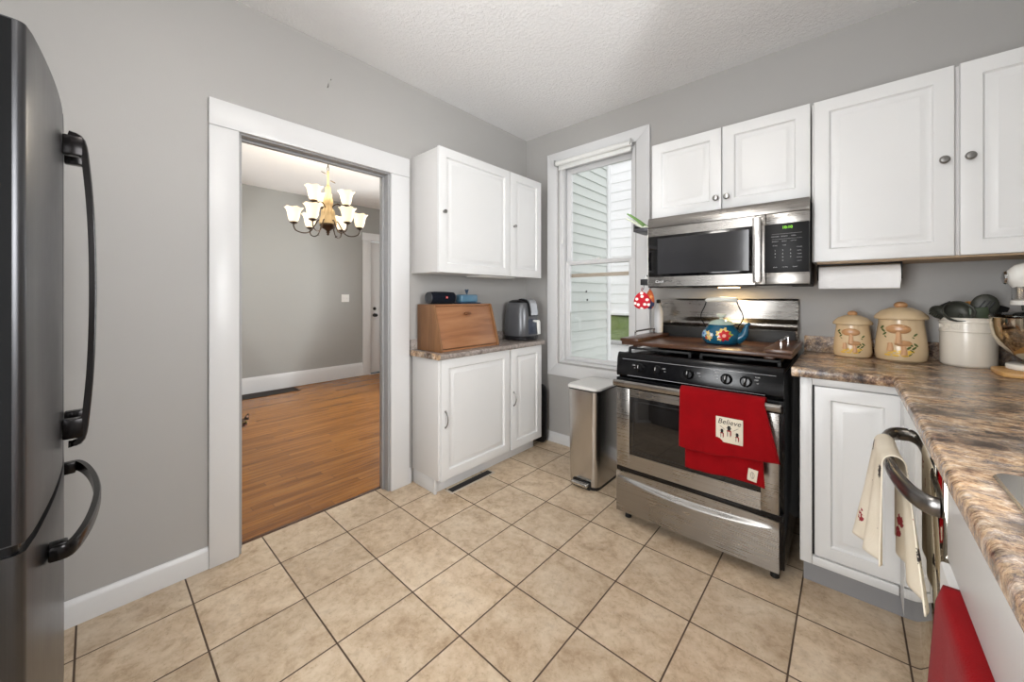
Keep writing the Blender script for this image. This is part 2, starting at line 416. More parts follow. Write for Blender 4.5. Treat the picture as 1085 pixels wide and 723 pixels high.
def spot_material(name, base, spots, rough=.3, plane='xz', front=None, coat=0, noise_amt=.12):
    """painted decoration: spots = (cx, cz, r, petals, amp, colour) in object coordinates"""
    m, nt, b, o = nm(name); T = NT(nt)
    tc = T.n('ShaderNodeTexCoord'); sep = T.n('ShaderNodeSeparateXYZ'); T.l(tc.outputs['Object'], sep.inputs[0])
    ax = {'x': 0, 'y': 1, 'z': 2}
    U, V = sep.outputs[ax[plane[0]]], sep.outputs[ax[plane[1]]]
    n = T.noise(tc.outputs['Object'], 20, 4)
    col = T.mix(T.math('MULTIPLY', n.outputs['Fac'], noise_amt*2), base, tuple(c*.6 for c in base[:3])+(1,))
    if front: fm = T.math('LESS_THAN', sep.outputs[ax[front]], 0.0)
    for cx, cz, r, k, amp, c in spots:
        du, dv = T.math('SUBTRACT', U, cx), T.math('SUBTRACT', V, cz)
        d = T.math('SQRT', T.math('ADD', T.math('MULTIPLY', du, du), T.math('MULTIPLY', dv, dv)))
        if k:
            an = T.math('ARCTAN2', dv, du)
            rr = T.math('MULTIPLY', r, T.math('ADD', 1-amp, T.math('MULTIPLY', amp, T.math('COSINE', T.math('MULTIPLY', an, k)))))
        else: rr = r
        f = T.math('LESS_THAN', d, rr)
        if front: f = T.math('MULTIPLY', f, fm)
        col = T.mix(f, col, c)
    T.l(col, b.inputs['Base Color']); b.inputs['Roughness'].default_value = rough; b.inputs['Coat Weight'].default_value = coat
    return m

# ================================================================== SETTING
H = 2.667
def struct(mb, name, mat, **k):
    return mb.build(name, mat, kind='structure', smooth=k.pop('smooth', 30), **k)
struct(MB().box((-.075, -3.5, -.12), (3.0, .0, 0)), 'floor', M['tile'])
struct(MB().box((-3.62, -3.2, -.12), (-.0755, 1.41, -.004)), 'floor_dining', M['oak'])
struct(MB().box((0, -3.5, H), (3.0, 0, H+.1)), 'ceiling', M['ceil'])
struct(MB().box((-3.6, -3.2, H+.02), (-.105, 1.41, H+.12)), 'ceiling_dining', M['ceil2'])
DL, DR, DH = -2.148, -1.348, 2.042      # doorway opening in wall A
m = MB()
m.box((-.105, -3.5, 0), (0, DL, H+.02)); m.box((-.105, DR, 0), (0, 0, H+.02)); m.box((-.105, DL, DH), (0, DR, H+.02))
struct(m, 'wall_left', M['wall'])
# wall B with window opening
WX0, WX1, WZ0, WZ1 = .362, 1.045, .69, 2.36
m = MB()
m.box((-.105, 0, -.12), (WX0, .14, H+.1)); m.box((WX1, 0, -.12), (3.12, .14, H+.1)); m.box((WX0, 0, -.12), (WX1, .14, WZ0)); m.box((WX0, 0, WZ1), (WX1, .14, H+.1))
struct(m, 'wall_front', M['wall'])
# wall C (behind the sink run) with a window over the sink
m = MB()
a0, a1, b0, b1 = -2.4, -1.3, 1.15, 2.1
m.box((3.0, -3.6, -.12), (3.12, a0, H+.1)); m.box((3.0, a1, -.12), (3.12, 0, H+.1)); m.box((3.0, a0, -.12), (3.12, a1, b0)); m.box((3.0, a0, b1), (3.12, a1, H+.1))
struct(m, 'wall_right', M['wall'])
# back wall with a tall glazed opening
m = MB()
c0, c1, d0, d1 = 1.2, 2.05, .45, 2.35
m.box((-.105, -3.6, -.12), (c0, -3.5, H+.1)); m.box((c1, -3.6, -.12), (3.0, -3.5, H+.1)); m.box((c0, -3.6, -.12), (c1, -3.5, d0)); m.box((c0, -3.6, d1), (c1, -3.5, H+.1))
struct(m, 'wall_back', M['wall'])
def simple_window(n, axis, fixed, u0, u1, z0, z1, inward, mat='glass'):
    """plain sash window: frame, casing, pane; lies in plane axis=fixed"""
    r = thing('window_%d' % n, None, None, (0, 0, 0), kind='structure')
    def bx(mb, ua, ub, za, zb, p0, p1):
        if axis == 'y': mb.box((ua, p0, za), (ub, p1, zb), .003)
        else: mb.box((p0, ua, za), (p1, ub, zb), .003)
    s = inward
    m = MB()
    e = .0006
    for ua, ub, za, zb in ((u0-.1, u0, z0-.1, z1+.1), (u1, u1+.1, z0-.1, z1+.1), (u0, u1, z1, z1+.1), (u0, u1, z0-.1, z0)):
        bx(m, ua, ub, za, zb, fixed+s*e, fixed+s*.02)
    m.build('window_casing', M['trim'], r)
    m = MB(); p0, p1 = fixed-s*.03, fixed-s*.07
    for ua, ub, za, zb in ((u0, u0+.04, z0, z1), (u1-.04, u1, z0, z1), (u0, u1, z1-.04, z1), (u0, u1, z0, z0+.05), (u0, u1, (z0+z1)/2-.02, (z0+z1)/2+.02)):
        bx(m, ua, ub, za, zb, p0, p1)
    m.build('window_frame', M['trim'], r)
    m = MB(); bx(m, u0+.04, u1-.04, z0+.05, z1-.04, fixed-s*.048, fixed-s*.052); m.build('pane', M['glass'], r)
    return r
simple_window(2, 'x', 3.0, a0, a1, b0, b1, -1)
simple_window(3, 'y', -3.5, c0, c1, d0, d1, 1)
# dining room shell
m = MB()
fw = -3.6
m.box((fw-.1, -3.3, -.12), (fw, .335, H+.12)); m.box((fw-.1, 1.18, -.12), (fw, 1.5, H+.12)); m.box((fw-.1, .335, 2.155), (fw, 1.18, H+.12))
struct(m, 'wall_dining_far', M['wall2'])
m = MB()
e0, e1 = -2.85, -.95
m.box((fw, 1.41, -.12), (e0, 1.5, H+.12)); m.box((e1, 1.41, -.12), (-.105, 1.5, H+.12)); m.box((e0, 1.41, -.12), (e1, 1.5, .55)); m.box((e0, 1.41, 2.35), (e1, 1.5, H+.12))
struct(m, 'wall_dining_right', M['wall2'])
m = MB()
g0, g1 = -2.65, -1.15
m.box((fw, -3.3, -.12), (g0, -3.2, H+.12)); m.box((g1, -3.3, -.12), (-.105, -3.2, H+.12)); m.box((g0, -3.3, -.12), (g1, -3.2, .75)); m.box((g0, -3.3, 2.25), (g1, -3.2, H+.12))
struct(m, 'wall_dining_left', M['wall2'])
m = MB(); m.box((-.16, .1405, -.12), (-.1055, 1.4095, H+.12)); struct(m, 'wall_dining_near', M['wall2'])
simple_window(4, 'y', 1.41, e0, e1, .55, 2.35, -1)
simple_window(5, 'y', -3.2, g0, g1, .75, 2.25, 1)

# doorway trim (wall A)
m = MB()
m.box((.0005, -2.255, 0.0005), (.020, -2.142, 2.034), .004)
m.box((.0005, -1.354, 0.0005), (.020, -1.222, 2.034), .004)
m.box((.0005, -2.255, 2.0345), (.021, -1.222, 2.158), .004)
m.box((-.125, -2.26, 0), (-.1055, -2.142, 2.034), .004); m.box((-.125, -1.354, 0), (-.1055, -1.24, 2.034), .004); m.box((-.125, -2.26, 2.0345), (-.1055, -1.24, 2.158), .004)
struct(m, 'trim_1', M['trim'])
m = MB()
m.box((-.1055, -2.1478, .0005), (.0004, -2.130, 2.026), .002); m.box((-.1055, -1.366, .0005), (.0004, -1.3482, 2.026), .002); m.box((-.1055, -2.1478, 2.0262), (.0004, -1.3482, 2.0415), .002)
m.box((-.070, -2.1298, .001), (-.045, -2.118, 2.014), .002); m.box((-.070, -1.378, .001), (-.045, -1.3662, 2.014), .002); m.box((-.070, -2.1298, 2.0142), (-.045, -1.3662, 2.0260), .002)
struct(m, 'trim_2', M['jamb'])
# threshold gap strip
struct(MB().box((-.098, -2.129, -.004), (-.0762, -1.367, .0022), .001), 'trim_3', m_wood('dark_threshold', S(40, 24, 14), S(70, 42, 22), S(100, 62, 34), 'y'))
# baseboards
def baseboard(name, pts, nrm, h=.095, t=.014, mat='trim'):
    """pts: two xy points on the wall, nrm: inward normal"""
    (x0, y0), (x1, y1) = pts; nx, ny = nrm
    prof = [(.0005, .001), (t, .001), (t, h*.78), (t*.8, h*.86), (t*.55, h*.93), (t*.4, h*.985), (t*.25, h), (.0005, h)]
    m = MB(); rings = [[(x+nx*p, y+ny*p, z) for p, z in prof] for x, y in ((x0, y0), (x1, y1))]
    m.loops(rings); return struct(m, name, M[mat], smooth=40)
baseboard('baseboard_left', ((0, -3.49), (0, -2.2555)), (1, 0), .1)
baseboard('baseboard_front', ((.0, 0), (1.2, 0)), (0, -1), .085)
baseboard('baseboard_corner', ((0, -1.2215), (0, -1.207)), (1, 0), .1)
baseboard('baseboard_dining', ((fw, -3.19), (fw, .209)), (1, 0), .205, .018)

# window on wall B
w1 = thing('window_1', None, None, (0, 0, 0), kind='structure')
def mitred(mb, x0, x1, z0, z1, wd, ya, yb, bev=.003, wr=None, wt=None, wb=None):
    wl = wd; wr = wr or wd; wt = wt or wd; wb = wb or wd
    for poly in ([(x0, z0), (x0+wl, z0+wb), (x0+wl, z1-wt), (x0, z1)], [(x1, z0), (x1, z1), (x1-wr, z1-wt), (x1-wr, z0+wb)],
                 [(x0, z1), (x0+wl, z1-wt), (x1-wr, z1-wt), (x1, z1)], [(x0, z0), (x1, z0), (x1-wr, z0+wb), (x0+wl, z0+wb)]):
        mb.prism(poly, 'y', ya, yb, bev)
m = MB(); mitred(m, .251, 1.158, .578, 2.468, .1, -.020, -.0005, .003, wr=.1, wt=.095, wb=.1); m.build('window_casing', M['trim'], w1)
m = MB()
mitred(m, .3635, 1.0435, .6915, 2.3585, .018, .0005, .138, .002)      # jamb liner
m.box((.382, .02, .7095), (.397, .050, 2.34), .002); m.box((1.010, .02, .7095), (1.0255, .050, 2.34), .002)
m.build('window_frame', M['trim'], w1)
lo = MB(); mitred(lo, .398, 1.0095, .7105, 1.545, .040, .0475, .078, .003, wt=.032, wb=.032); lo = lo.build('lower_sash', M['trim'], w1)
MB().box((.439, .061, .743), (.969, .065, 1.512)).build('pane', M['glass'], lo)
up = MB(); mitred(up, .385, 1.0235, 1.512, 2.339, .048, .080, .108, .003, wt=.045, wb=.034); up = up.build('upper_sash', M['trim'], w1)
MB().box((.434, .092, 1.547), (.974, .096, 2.293)).build('pane', M['glass'], up)
MB().box((.384, .112, 1.412), (1.023, .128, 1.442), .003).build('storm_sash_rail', plain('weathered_rail', S(196, 180, 160), .6), w1)
m = MB(); m.cyl((.70, .058, 1.5455), (.70, .058, 1.553), .018, .015, 16); m.box((.695, .045, 1.553), (.735, .052, 1.561), .003); m.box((.66, .05, 1.5455), (.735, .07, 1.549), .002)
m.build('sash_lock', M['white_plastic'], w1)
sh = thing('roller_shade', 'rolled-up white roller shade across the top of the kitchen window', 'window shade', (.70, -.04, 2.36))
m = MB(); m.cyl((.368, -.043, 2.362), (1.028, -.043, 2.362), .020, seg=24); m.box((.375, -.0245, 2.315), (1.02, -.0215, 2.362), .001); m.build('shade_roll', M['white_plastic'], sh)
for x in (.355, 1.031):
    m = MB(); m.box((x, -.066, 2.34), (x+.010, -.0205, 2.388), .003); m.cyl((x-.004, -.043, 2.362), (x, -.043, 2.362), .016); m.build('bracket', M['chrome'], sh)
m = MB(); m.cyl((.375, -.023, 2.316), (1.02, -.023, 2.316), .006, seg=12); m.build('hem_bar', M['white_plastic'], sh)
m = MB(); m.tube([(.41, -.03, 2.35), (.411, -.026, 2.2), (.41, -.023, 2.05), (.411, -.023, 1.72)], .0016, 6); m.cyl((.411, -.023, 1.72), (.411, -.023, 1.69), .005, .007, 10); m.build('pull_cord', M['white_plastic'], sh)

# outdoors
def lap_rows(mb, plane, fixed, u0, u1, z0, z1, ex, out):
    """lap siding profile extruded along u"""
    z = z0; prof = [(0, z0)]
    while z < z1-1e-4:
        zz = min(z+ex, z1); prof += [(out*.016, z), (out*.016, z+.006), (out*.002, zz)]; z = zz
    prof += [(out*.002, z1), (0, z1)]
    pts = []
    for p in prof:
        if not pts or (abs(p[0]-pts[-1][0])+abs(p[1]-pts[-1][1])) > 1e-6: pts.append(p)
    mb.prism([(fixed+p[0], p[1]) for p in pts], 'y' if plane == 'x' else 'x', u0, u1)
wg = thing('siding_wing', 'pale green clapboard wing of the house just outside the kitchen window', 'house wall', (.03, .8, -1))
m = MB(); lap_rows(m, 'x', .03, .145, 1.43, -1.0, 5.0, .1045, 1); m.build('clapboard_siding', M['siding'], wg, smooth=0)
m = MB(); m.box((-.1, 1.4305, -1), (.062, 1.50, 5.0), .004); m.build('corner_board', plain('corner_board_white', S(225, 226, 226), .5), wg)
m = MB(); m.box((-.1, .145, -1), (.0295, 1.43, 5.0)); m.build('wall_core', M['siding'], wg)
for a, b in ((.98, 1.305), (1.0, 1.212)):
    MB().cyl((.040, a-.02, b), (.052, a-.02, b), .010, seg=10).build('screw_plug', M['blackm'], wg)
nh = thing('neighbor_house', 'white clapboard house beyond the lawn outside the kitchen window', 'house', (-2, 5.4, .9))
m = MB(); lap_rows(m, 'y', 5.2, -7, 3, .90, 7.0, .21, -1); m.build('clapboard_siding', M['siding2'], nh, smooth=0)
m = MB(); m.box((-7, 5.2005, .90), (3, 8, 7.0)); m.build('wall_core', M['siding2'], nh)
m = MB()
m.box((-7, 5.1, .84), (3, 5.19, .898), .004)
m.build('sill_board', M['siding2'], nh)
def lawn(u, v):
    x = -8+12*u; y = 3.75+1.6*v
    return (x, y, .44+.42*v+.03*math.sin(x*7+y*3)*math.sin(y*9)*(v > .02)*(v < .95))
settag(MB().grid(lawn, 80, 14).build('lawn_bank', M['grass'], loc=(-2, 4.5, .4), solid=.02), 'green grass bank between the retaining wall and the white house', 'grass', kind='stuff')
rw = thing('retaining_wall', 'low white retaining wall with grey cap below the green bank', 'garden wall', (-2, 3.6, -1))
MB().box((-8, 3.5, -1), (4, 3.7, .40)).build('wall_body', M['siding2'], rw)
MB().box((-8, 3.44, .401), (4, 3.76, .45), .01).build('wall_cap', plain('concrete_cap', S(150, 150, 148), .8), rw)
struct(MB().box((-9, .15, -1.15), (6, 3.5, -1.02)), 'ground_yard', plain('pale_concrete_yard', S(180, 180, 176), .85))

# ================================================================== CABINETS
def knob(parent, x, y, z, xf=None, r=.016):
    m = MB(xf); m.lathe([(.008, 0), (.0075, .010), (.010, .014), (r, .019), (r*.98, .024), (r*.7, .0285), (.001, .030)], (x, y, z), 20, Matrix.Rotation(PI/2, 3, 'X'))
    return m.build('knob', M['knob'], parent)
# --- left wall cabinet (wall A frame: local x = world y, local y = -world x)
wc = thing('wall_cabinet', 'white two-door wall cabinet mounted above the bread box and air fryer', 'cabinet', (.155, -.69, 1.398))
MB(WALLA).box((-1.198, -.289, 1.400), (-.182, -.0006, 2.178), .002).build('body', M['cabside'], wc)
for a, b, kx in ((-1.199, -.553, -1.165), (-.546, -.180, -.516)):
    d = MB(WALLA).panel(a, b, 1.397, 2.182, -.312, .0225).build('door', M['cab'], wc)
    knob(d, kx, -.3125, 1.776, WALLA, .012)
MB(WALLA).box((-.80, -.24, 1.388), (-.42, -.10, 1.3995), .004).build('under_cabinet_light', M['white_plastic'], wc)
# --- left base cabinet
bc = thing('base_cabinet', 'shallow white two-door base cabinet below the bread box, right of the doorway', 'cabinet', (.155, -.69, 0))
m = MB(WALLA); m.box((-1.200, -.302, .10), (-.190, -.0155, .853), .002); m.build('body', M['cabside'], bc)
m = MB(WALLA); m.box((-1.190, -.244, .001), (-.20, -.016, .0995), .001); m.box((-1.196, -.262, .001), (-1.180, -.2445, .0995), .001); m.build('toe_kick', M['trim'], bc)
for a, b, px in ((-1.190, -.572, -1.163), (-.552, -.192, -.533)):
    d = MB(WALLA).panel(a, b, .100, .853, -.325, .0225).build('door', M['cab'], bc)
    m = MB(WALLA)
    path = [(px, -.3255-.004, .430+.1*t) if t in (0, 1) else (px, -.3255-.004-.024*math.sin(PI*t)**.7, .430+.1*t) for t in [i/12 for i in range(13)]]
    m.tube(path, [.0045]+[.0038]*11+[.0045], 10); m.ball((px, -.3285, .430), .0065, 10); m.ball((px, -.3285, .530), .0065, 10)
    m.build('handle', M['knob'], d)
# worktop left
def top_profile(front, back, zt, th=.04, n=6):
    """bullnose front edge, for prism along the run; front/back in depth coordinate"""
    s = 1 if back > front else -1
    pts = [(back, zt-th), (back, zt)]
    r = .014
    for i in range(n+1): a = PI/2*i/n; pts.append((front+s*r*(1-math.sin(a)), zt-r*(1-math.cos(a))))
    for i in range(n+1): a = PI/2*i/n; pts.append((front+s*r*(1-math.cos(a)), zt-th+r*(1-math.sin(a))))
    return pts
wt = thing('worktop', 'grey speckled stone-look worktop under the bread box and air fryer', 'worktop', (.17, -.69, .854))
m = MB(); m.prism([(p[0], p[1]) for p in top_profile(.347, .0015, .889, .035)], 'y', -1.212, -.176); m.build('counter_slab', M['granite2'], wt)
m = MB(); m.box((.0008, -1.210, .8895), (.020, -.178, .958), .004); m.build('backsplash', m_granite('brown_stone_edge', False, (1, 1, 1), .3, 1.6), wt)
m = MB(); m.prism([(.0215, .853), (.33, .853), (.343, .862), (.343, .884), (.33, .8895), (.0215, .8895)], 'y', -1.2135, -1.2122); m.build('end_edge_strip', M['granite'], wt)

# ---- small upper cabinet over the microwave
uc = thing('upper_cabinet', 'short white two-door cabinet above the microwave, right of the window', 'cabinet', (1.69, -.15, 1.73))
MB().box((1.297, -.3005, 1.727), (2.077, -.0008, 2.178), .002).build('body', M['cabside'], uc)
for a, b, kx in ((1.297, 1.687, 1.662), (1.691, 2.077, 1.716)):
    d = MB().panel(a, b, 1.722, 2.181, -.325, .0235).build('door', M['cab'], uc); knob(d, kx, -.3255, 1.79)
# ---- large upper cabinet
ub = thing('upper_cabinet', 'tall white two-door cabinet at the far right, above the canisters', 'cabinet', (2.53, -.15, 1.41))
m = MB(); m.box((2.0815, -.3005, 1.413), (2.985, -.0008, 2.178), .002); m.build('body', M['cabside'], ub)
for a, b, kx in ((2.0895, 2.538, 2.508), (2.552, 2.985, 2.577)):
    d = MB().panel(a, b, 1.410, 2.178, -.325, .0235).build('door', M['cab'], ub); knob(d, kx, -.3255, 1.797)
MB().box((2.10, -.299, 1.4035), (2.97, -.004, 1.4125), .001).build('bottom_panel', M['cabunder'], ub)

# ---- right base cabinet (facing -y)
rb = thing('base_cabinet', 'white base cabinet in the corner between the stove and dishwasher', 'cabinet', (2.35, -.3, 0))
m = MB(); m.box((2.058, -.588, .115), (2.985, -.010, .902)); m.build('body', M['cabside'], rb)
m = MB(); m.box((2.058, -.6095, .115), (2.099, -.5885, .902), .002); m.box((2.0995, -.6095, .872), (2.359, -.5885, .902), .002); m.box((2.0995, -.6095, .115), (2.359, -.5885, .150), .002)
m.build('face_frame', M['cab'], rb)
MB().box((2.0995, -.591, .1505), (2.106, -.5885, .8715)).build('reveal', M['blackm'], rb)
MB().panel(2.107, 2.372, .155, .868, -.607, .018, .052).build('door', M['cab'], rb)
MB().box((2.066, -.54, .001), (2.40, -.52, .1145)).build('toe_kick', M['toe'], rb)
XF = Matrix.Rotation(-PI/2, 4, 'Z')     # local -y front -> world -x front ; local x -> world -y, local y -> world x
def wx(u): return u
# corner filler and sink run face -x : in XF space point (a, b) -> world (b, -a)
MB(XF).box((.611, 2.362, .115), (.765, 2.98, .902), .002).build('corner_filler', M['cab'], rb)
# ---- dishwasher
dw = thing('dishwasher', 'stainless steel dishwasher beside the corner cabinet with a towel on its handle', 'dishwasher', (2.6, -1.16, 0))
MB(XF).box((.771, 2.392, .10), (1.466, 2.95, .90), .002).build('body', M['blackm'], dw)
MB(XF).box((.773, 2.358, .125), (1.464, 2.3915, .895), .006).build('door', M['dwsteel'], dw)
MB(XF).box((.775, 2.43, .001), (1.46, 2.46, .0995)).build('toe_kick', M['blackm'], dw)
m = MB(); hz = .802
path = [(a_, -.895-(-b_-.985)*(.548/.515), c_) for a_, b_, c_ in [(2.357, -.985, hz), (2.335, -.99, hz), (2.318, -1.01, hz), (2.303, -1.06, hz), (2.296, -1.14, hz), (2.2945, -1.235, hz), (2.297, -1.32, hz), (2.306, -1.40, hz), (2.322, -1.465, hz), (2.340, -1.495, hz), (2.357, -1.50, hz)]]
def smooth_path(p, k=4):
    p = [Vector(a) for a in p]; out = []
    for i in range(len(p)-1):
        a, b, c, d = p[max(i-1, 0)], p[i], p[i+1], p[min(i+2, len(p)-1)]
        for j in range(k):
            t = j/k; out.append(.5*((2*b)+(c-a)*t+(2*a-5*b+4*c-d)*t*t+(3*b-a-3*c+d)*t**3))
    out.append(p[-1]); return out
m.tube(smooth_path(path), .0128, 18, 1.6, (0, 0, 1)); m.build('handle', brushed('handle_steel', S(128, 126, 124), .28, 'y', .05), dw)
# ---- sink base + further run
sb = thing('base_cabinet', 'white sink base cabinet nearest the camera with a red towel over its door', 'cabinet', (2.65, -2.1, 0))
m = MB(XF); m.box((1.472, 2.385, .115), (3.48, 2.985, .76), .001); m.box((2.33, 2.385, .7605), (3.48, 2.985, .902), .001); m.build('body', M['cabside'], sb)
MB(XF).box((1.472, 2.363, .716), (3.48, 2.3845, .902), .001).build('apron', M['cab'], sb)
for a, b in ((1.476, 1.97), (1.976, 2.47), (2.476, 2.97), (2.976, 3.478)):
    MB(XF).panel(a, b, .125, .7075, 2.352, .022, .055).build('door', M['cab'], sb)
MB(XF).box((1.475, 2.44, .001), (3.48, 2.46, .1145)).build('toe_kick', M['toe'], sb)
# ---- L-shaped worktop
rt = thing('worktop', 'brown marbled L-shaped stone-look worktop under the canisters and along the sink', 'worktop', (2.6, -1.0, .903))
SX0, SX1, SY0, SY1 = 2.405, 2.86, -2.28, -1.625
m = MB()
prof = top_profile(0, .03, .945, .041)
path = [((2.032, -.650), (0, 1)), ((2.340, -.650), (-.0, 1)), ((2.340, -3.49), (1, 0))]
# rounded nosing along the L
rings = []
for (x, y), n in ((((2.032, -.650)), (0, 1)), ((2.340, -.650), (1, 1)), ((2.340, -3.49), (1, 0))):
    rings.append([(x+n[0]*d, y+n[1]*d, z) for d, z in prof])
m.loops(rings)
def slab(x0, y0, x1, y1): m.box((x0, y0, .904), (x1, y1, .945))
slab(2.032, -.620, 2.999, -.0008); slab(2.370, SY1, 2.999, -.6202); slab(2.370, SY0, SX0, SY1-.0002); slab(SX1, SY0, 2.999, SY1-.0002); slab(2.370, -3.49, 2.999, SY0-.0002)
m.build('counter_slab', M['granite'], rt)
m = MB(); m.box((2.032, -.020, .9455), (2.998, -.0009, 1.030), .004); m.box((2.979, -3.49, .9455), (2.9985, -.0205, 1.030), .004); m.build('backsplash', M['granite'], rt)
# sink
sk = thing('sink', 'stainless steel drop-in sink in the brown worktop at the right edge', 'sink', (2.63, -1.95, .9))
def rrect(x0, x1, y0, y1, r, z, n=6):
    pts = []
    for cx, cy, a0 in ((x1-r, y1-r, 0), (x0+r, y1-r, 90), (x0+r, y0+r, 180), (x1-r, y0+r, 270)):
        for i in range(n+1):
            a = math.radians(a0+90*i/n); pts.append((cx+r*math.cos(a), cy+r*math.sin(a), z))
    return pts
m = MB(); X0, X1, Y0, Y1 = 2.392, 2.875, -2.30, -1.608
rs = [rrect(X0, X1, Y0, Y1, .02, .9455), rrect(X0+.003, X1-.003, Y0+.003, Y1-.003, .02, .9495), rrect(X0+.028, X1-.07, Y0+.028, Y1-.028, .04, .9495), rrect(X0+.034, X1-.076, Y0+.034, Y1-.034, .045, .940),
      rrect(X0+.038, X1-.08, Y0+.038, Y1-.038, .05, .80), rrect(X0+.06, X1-.1, Y0+.06, Y1-.06, .06, .775)]
m.loops(rs, cap0=False); m.build('bowl', M['steelflat'], sk, solid=.0)
m = MB(); m.cyl((2.61, -1.95, .7755), (2.61, -1.95, .779), .04); m.build('drain', M['chrome'], sk)
m = MB(); m.cyl((2.835, -1.95, .950), (2.835, -1.95, .985), .024, .02); m.tube(smooth_path([(2.835, -1.95, .98), (2.835, -1.95, 1.17), (2.79, -1.95, 1.24), (2.70, -1.95, 1.23), (2.665, -1.95, 1.15)]), .011, 14); m.build('faucet', M['chrome'], sk)

# ================================================================== RANGE
RX0, RX1 = 1.236, 2.008
rg = thing('gas_range', 'stainless and black freestanding gas range under the microwave', 'stove', (1.622, -.33, 0))
m = MB(); m.box((RX0, -.64, .055), (RX1, -.0225, .905), .003); m.build('body', M['black'], rg)
m = MB(); m.box((RX0, -.655, .905), (RX1, -.045, .925), .006); m.build('cooktop', M['black'], rg)
# control panel (slanted)
m = MB(); m.prism([(-.6405, .800), (-.668, .805), (-.676, .815), (-.668, .900), (-.655, .932), (-.6405, .936)], 'x', RX0, RX1, .003); cp = m.build('control_panel', M['black'], rg)
m = MB(); m.box((1.30, -.6755, .812), (1.94, -.6735, .814)); m.box((1.27, -.6695, .9), (1.98, -.6675, .9015)); m.build('trim_line', M['textdim'], cp)
KN = Matrix.Rotation(PI/2-.09, 3, 'X')
for x in (1.374, 1.466, 1.622, 1.789, 1.868):
    m = MB(); m.lathe([(.025, 0), (.025, .004), (.021, .008), (.0185, .016), (.017, .018), (.0005, .0185)], (x, -.6735, .862), 24, KN)
    m.rbox((x, -.699, .865), (.009, .016, .036), Matrix.Rotation(.12, 3, 'Y'), .003); k = m.build('knob', M['black'], rg)
    MB().rbox((x, -.7075, .873), (.0022, .001, .016), Matrix.Rotation(.12, 3, 'Y')).build('pointer', M['text'], k)
m = MB()
for x in (1.338, 1.500, 1.668, 1.745, 1.908):
    put_text(m, 'OFF', .009, (x, -.6725, .872)); put_text(m, 'HI', .007, (x+.004, -.673, .858))
put_text(m, 'FRONT', .008, (1.752, -.6715, .885)); put_text(m, 'REAR', .008, (1.912, -.6715, .885))
m.build('dial_markings', M['text'], cp)
# backguard
m = MB(); m.prism([(-.022, .925), (-.062, .925), (-.062, 1.055), (-.078, 1.075), (-.078, 1.09), (-.050, 1.115), (-.046, 1.222), (-.040, 1.232), (-.022, 1.232)], 'x', RX0, RX1, .002)
bgd = m.build('backguard', M['steel'], rg)
MB().box((RX0+.01, -.0815, .93), (RX1-.01, -.0625, 1.05), .003).build('vent_slot', M['blackm'], bgd)
# grates
for gx in (1.43, 1.815):
    m = MB(); zt = .956
    for y in (-.57, -.33, -.12): m.box((gx-.165, y-.006, zt-.012), (gx+.165, y+.006, zt), .003)
    for x in (gx-.165, gx, gx+.165): m.box((x-.006, -.57, zt-.012), (x+.006, -.12, zt), .003)
    for x in (gx-.165, gx+.165):
        for y in (-.565, -.125): m.box((x-.007, y-.007, .9255), (x+.007, y+.007, zt-.01), .002)
    m.build('burner_grate', M['iron'], rg)
    for y in (-.45, -.22):
        MB().lathe([(.045, 0), (.045, .010), (.036, .014), (.034, .020), (.001, .021)], (gx, y, .9252), 24).build('burner', M['iron'], rg)
# oven door
od = MB(); 
def frame_plate(mb, x0, x1, z0, z1, wx0, wx1, wz0, wz1, y0, y1):
    mb.box((x0, y0, z0), (wx0, y1, z1), .002); mb.box((wx1, y0, z0), (x1, y1, z1), .002)
    mb.box((wx0, y0, z0), (wx1, y1, wz0), .0); mb.box((wx0, y0, wz1), (wx1, y1, z1), .0)
frame_plate(od, RX0+.004, RX1-.016, .308, .742, 1.315, 1.925, .385, .700, -.682, -.6405); od = od.build('oven_door', M['steel'], rg)
MB().box((1.3152, -.679, .3852), (1.9248, -.6745, .6998), .001).build('window_glass', M['ovenglass'], od)
MB().box((1.3152, -.6740, .3852), (1.9248, -.645, .6998)).build('window_backing', M['blackm'], od)
m = MB(); m.box((1.335, -.6797, .405), (1.905, -.6790, .408)); m.box((1.335, -.6797, .677), (1.905, -.6790, .680)); m.box((1.335, -.6797, .405), (1.338, -.6790, .680)); m.box((1.902, -.6797, .405), (1.905, -.6790, .680)); m.build('window_border', M['blackm'], od)
MB().box((RX0+.002, -.680, .7425), (RX1, -.6405, .7985), .002).build('door_top_band', M['black'], rg)
m = MB(); m.prism([(-.7075, .757), (-.728, .760), (-.732, .768), (-.732, .786), (-.726, .793), (-.7075, .790)], 'x', RX0+.006, RX1-.006, .002)
for x in (RX0+.02, RX1-.04): m.box((x, -.709, .763), (x+.025, -.6805, .785), .003)
m.build('handle', M['steel'], rg)
MB().box((RX0+.003, -.678, .282), (RX1-.003, -.6405, .3075), .002).build('door_gap_strip', M['black'], rg)
# drawer with scooped grip
def drawer(u, v):
    x = RX0+.004+(RX1-RX0-.02)*u
    lip = .235 - .030*math.sin(PI*u)**1.0
    z = .06+(.278-.06)*v
    t = (z-lip)/.03
    d = .0 if t < 0 else min(1, t)
    return (x, -.684+.016*(3*d*d-2*d**3)*(math.sin(PI*u)**.5 if 0 < u < 1 else 0), z)
m = MB(); m.grid(drawer, 50, 60); m.box((RX0+.004, -.668, .06), (RX1-.016, -.6405, .278)); m.build('storage_drawer', M['steel'], rg, smooth=50)
m = MB(); m.box((RX0+.02, -.60, .03), (RX1-.02, -.08, .0548)); m.build('base_plinth', M['blackm'], rg)
for x in (RX0+.04, RX1-.04):
    for y in (-.61, -.08): MB().cyl((x, y, .0005), (x, y, .054), .018, .014, 14).build('foot', M['blackm'], rg)
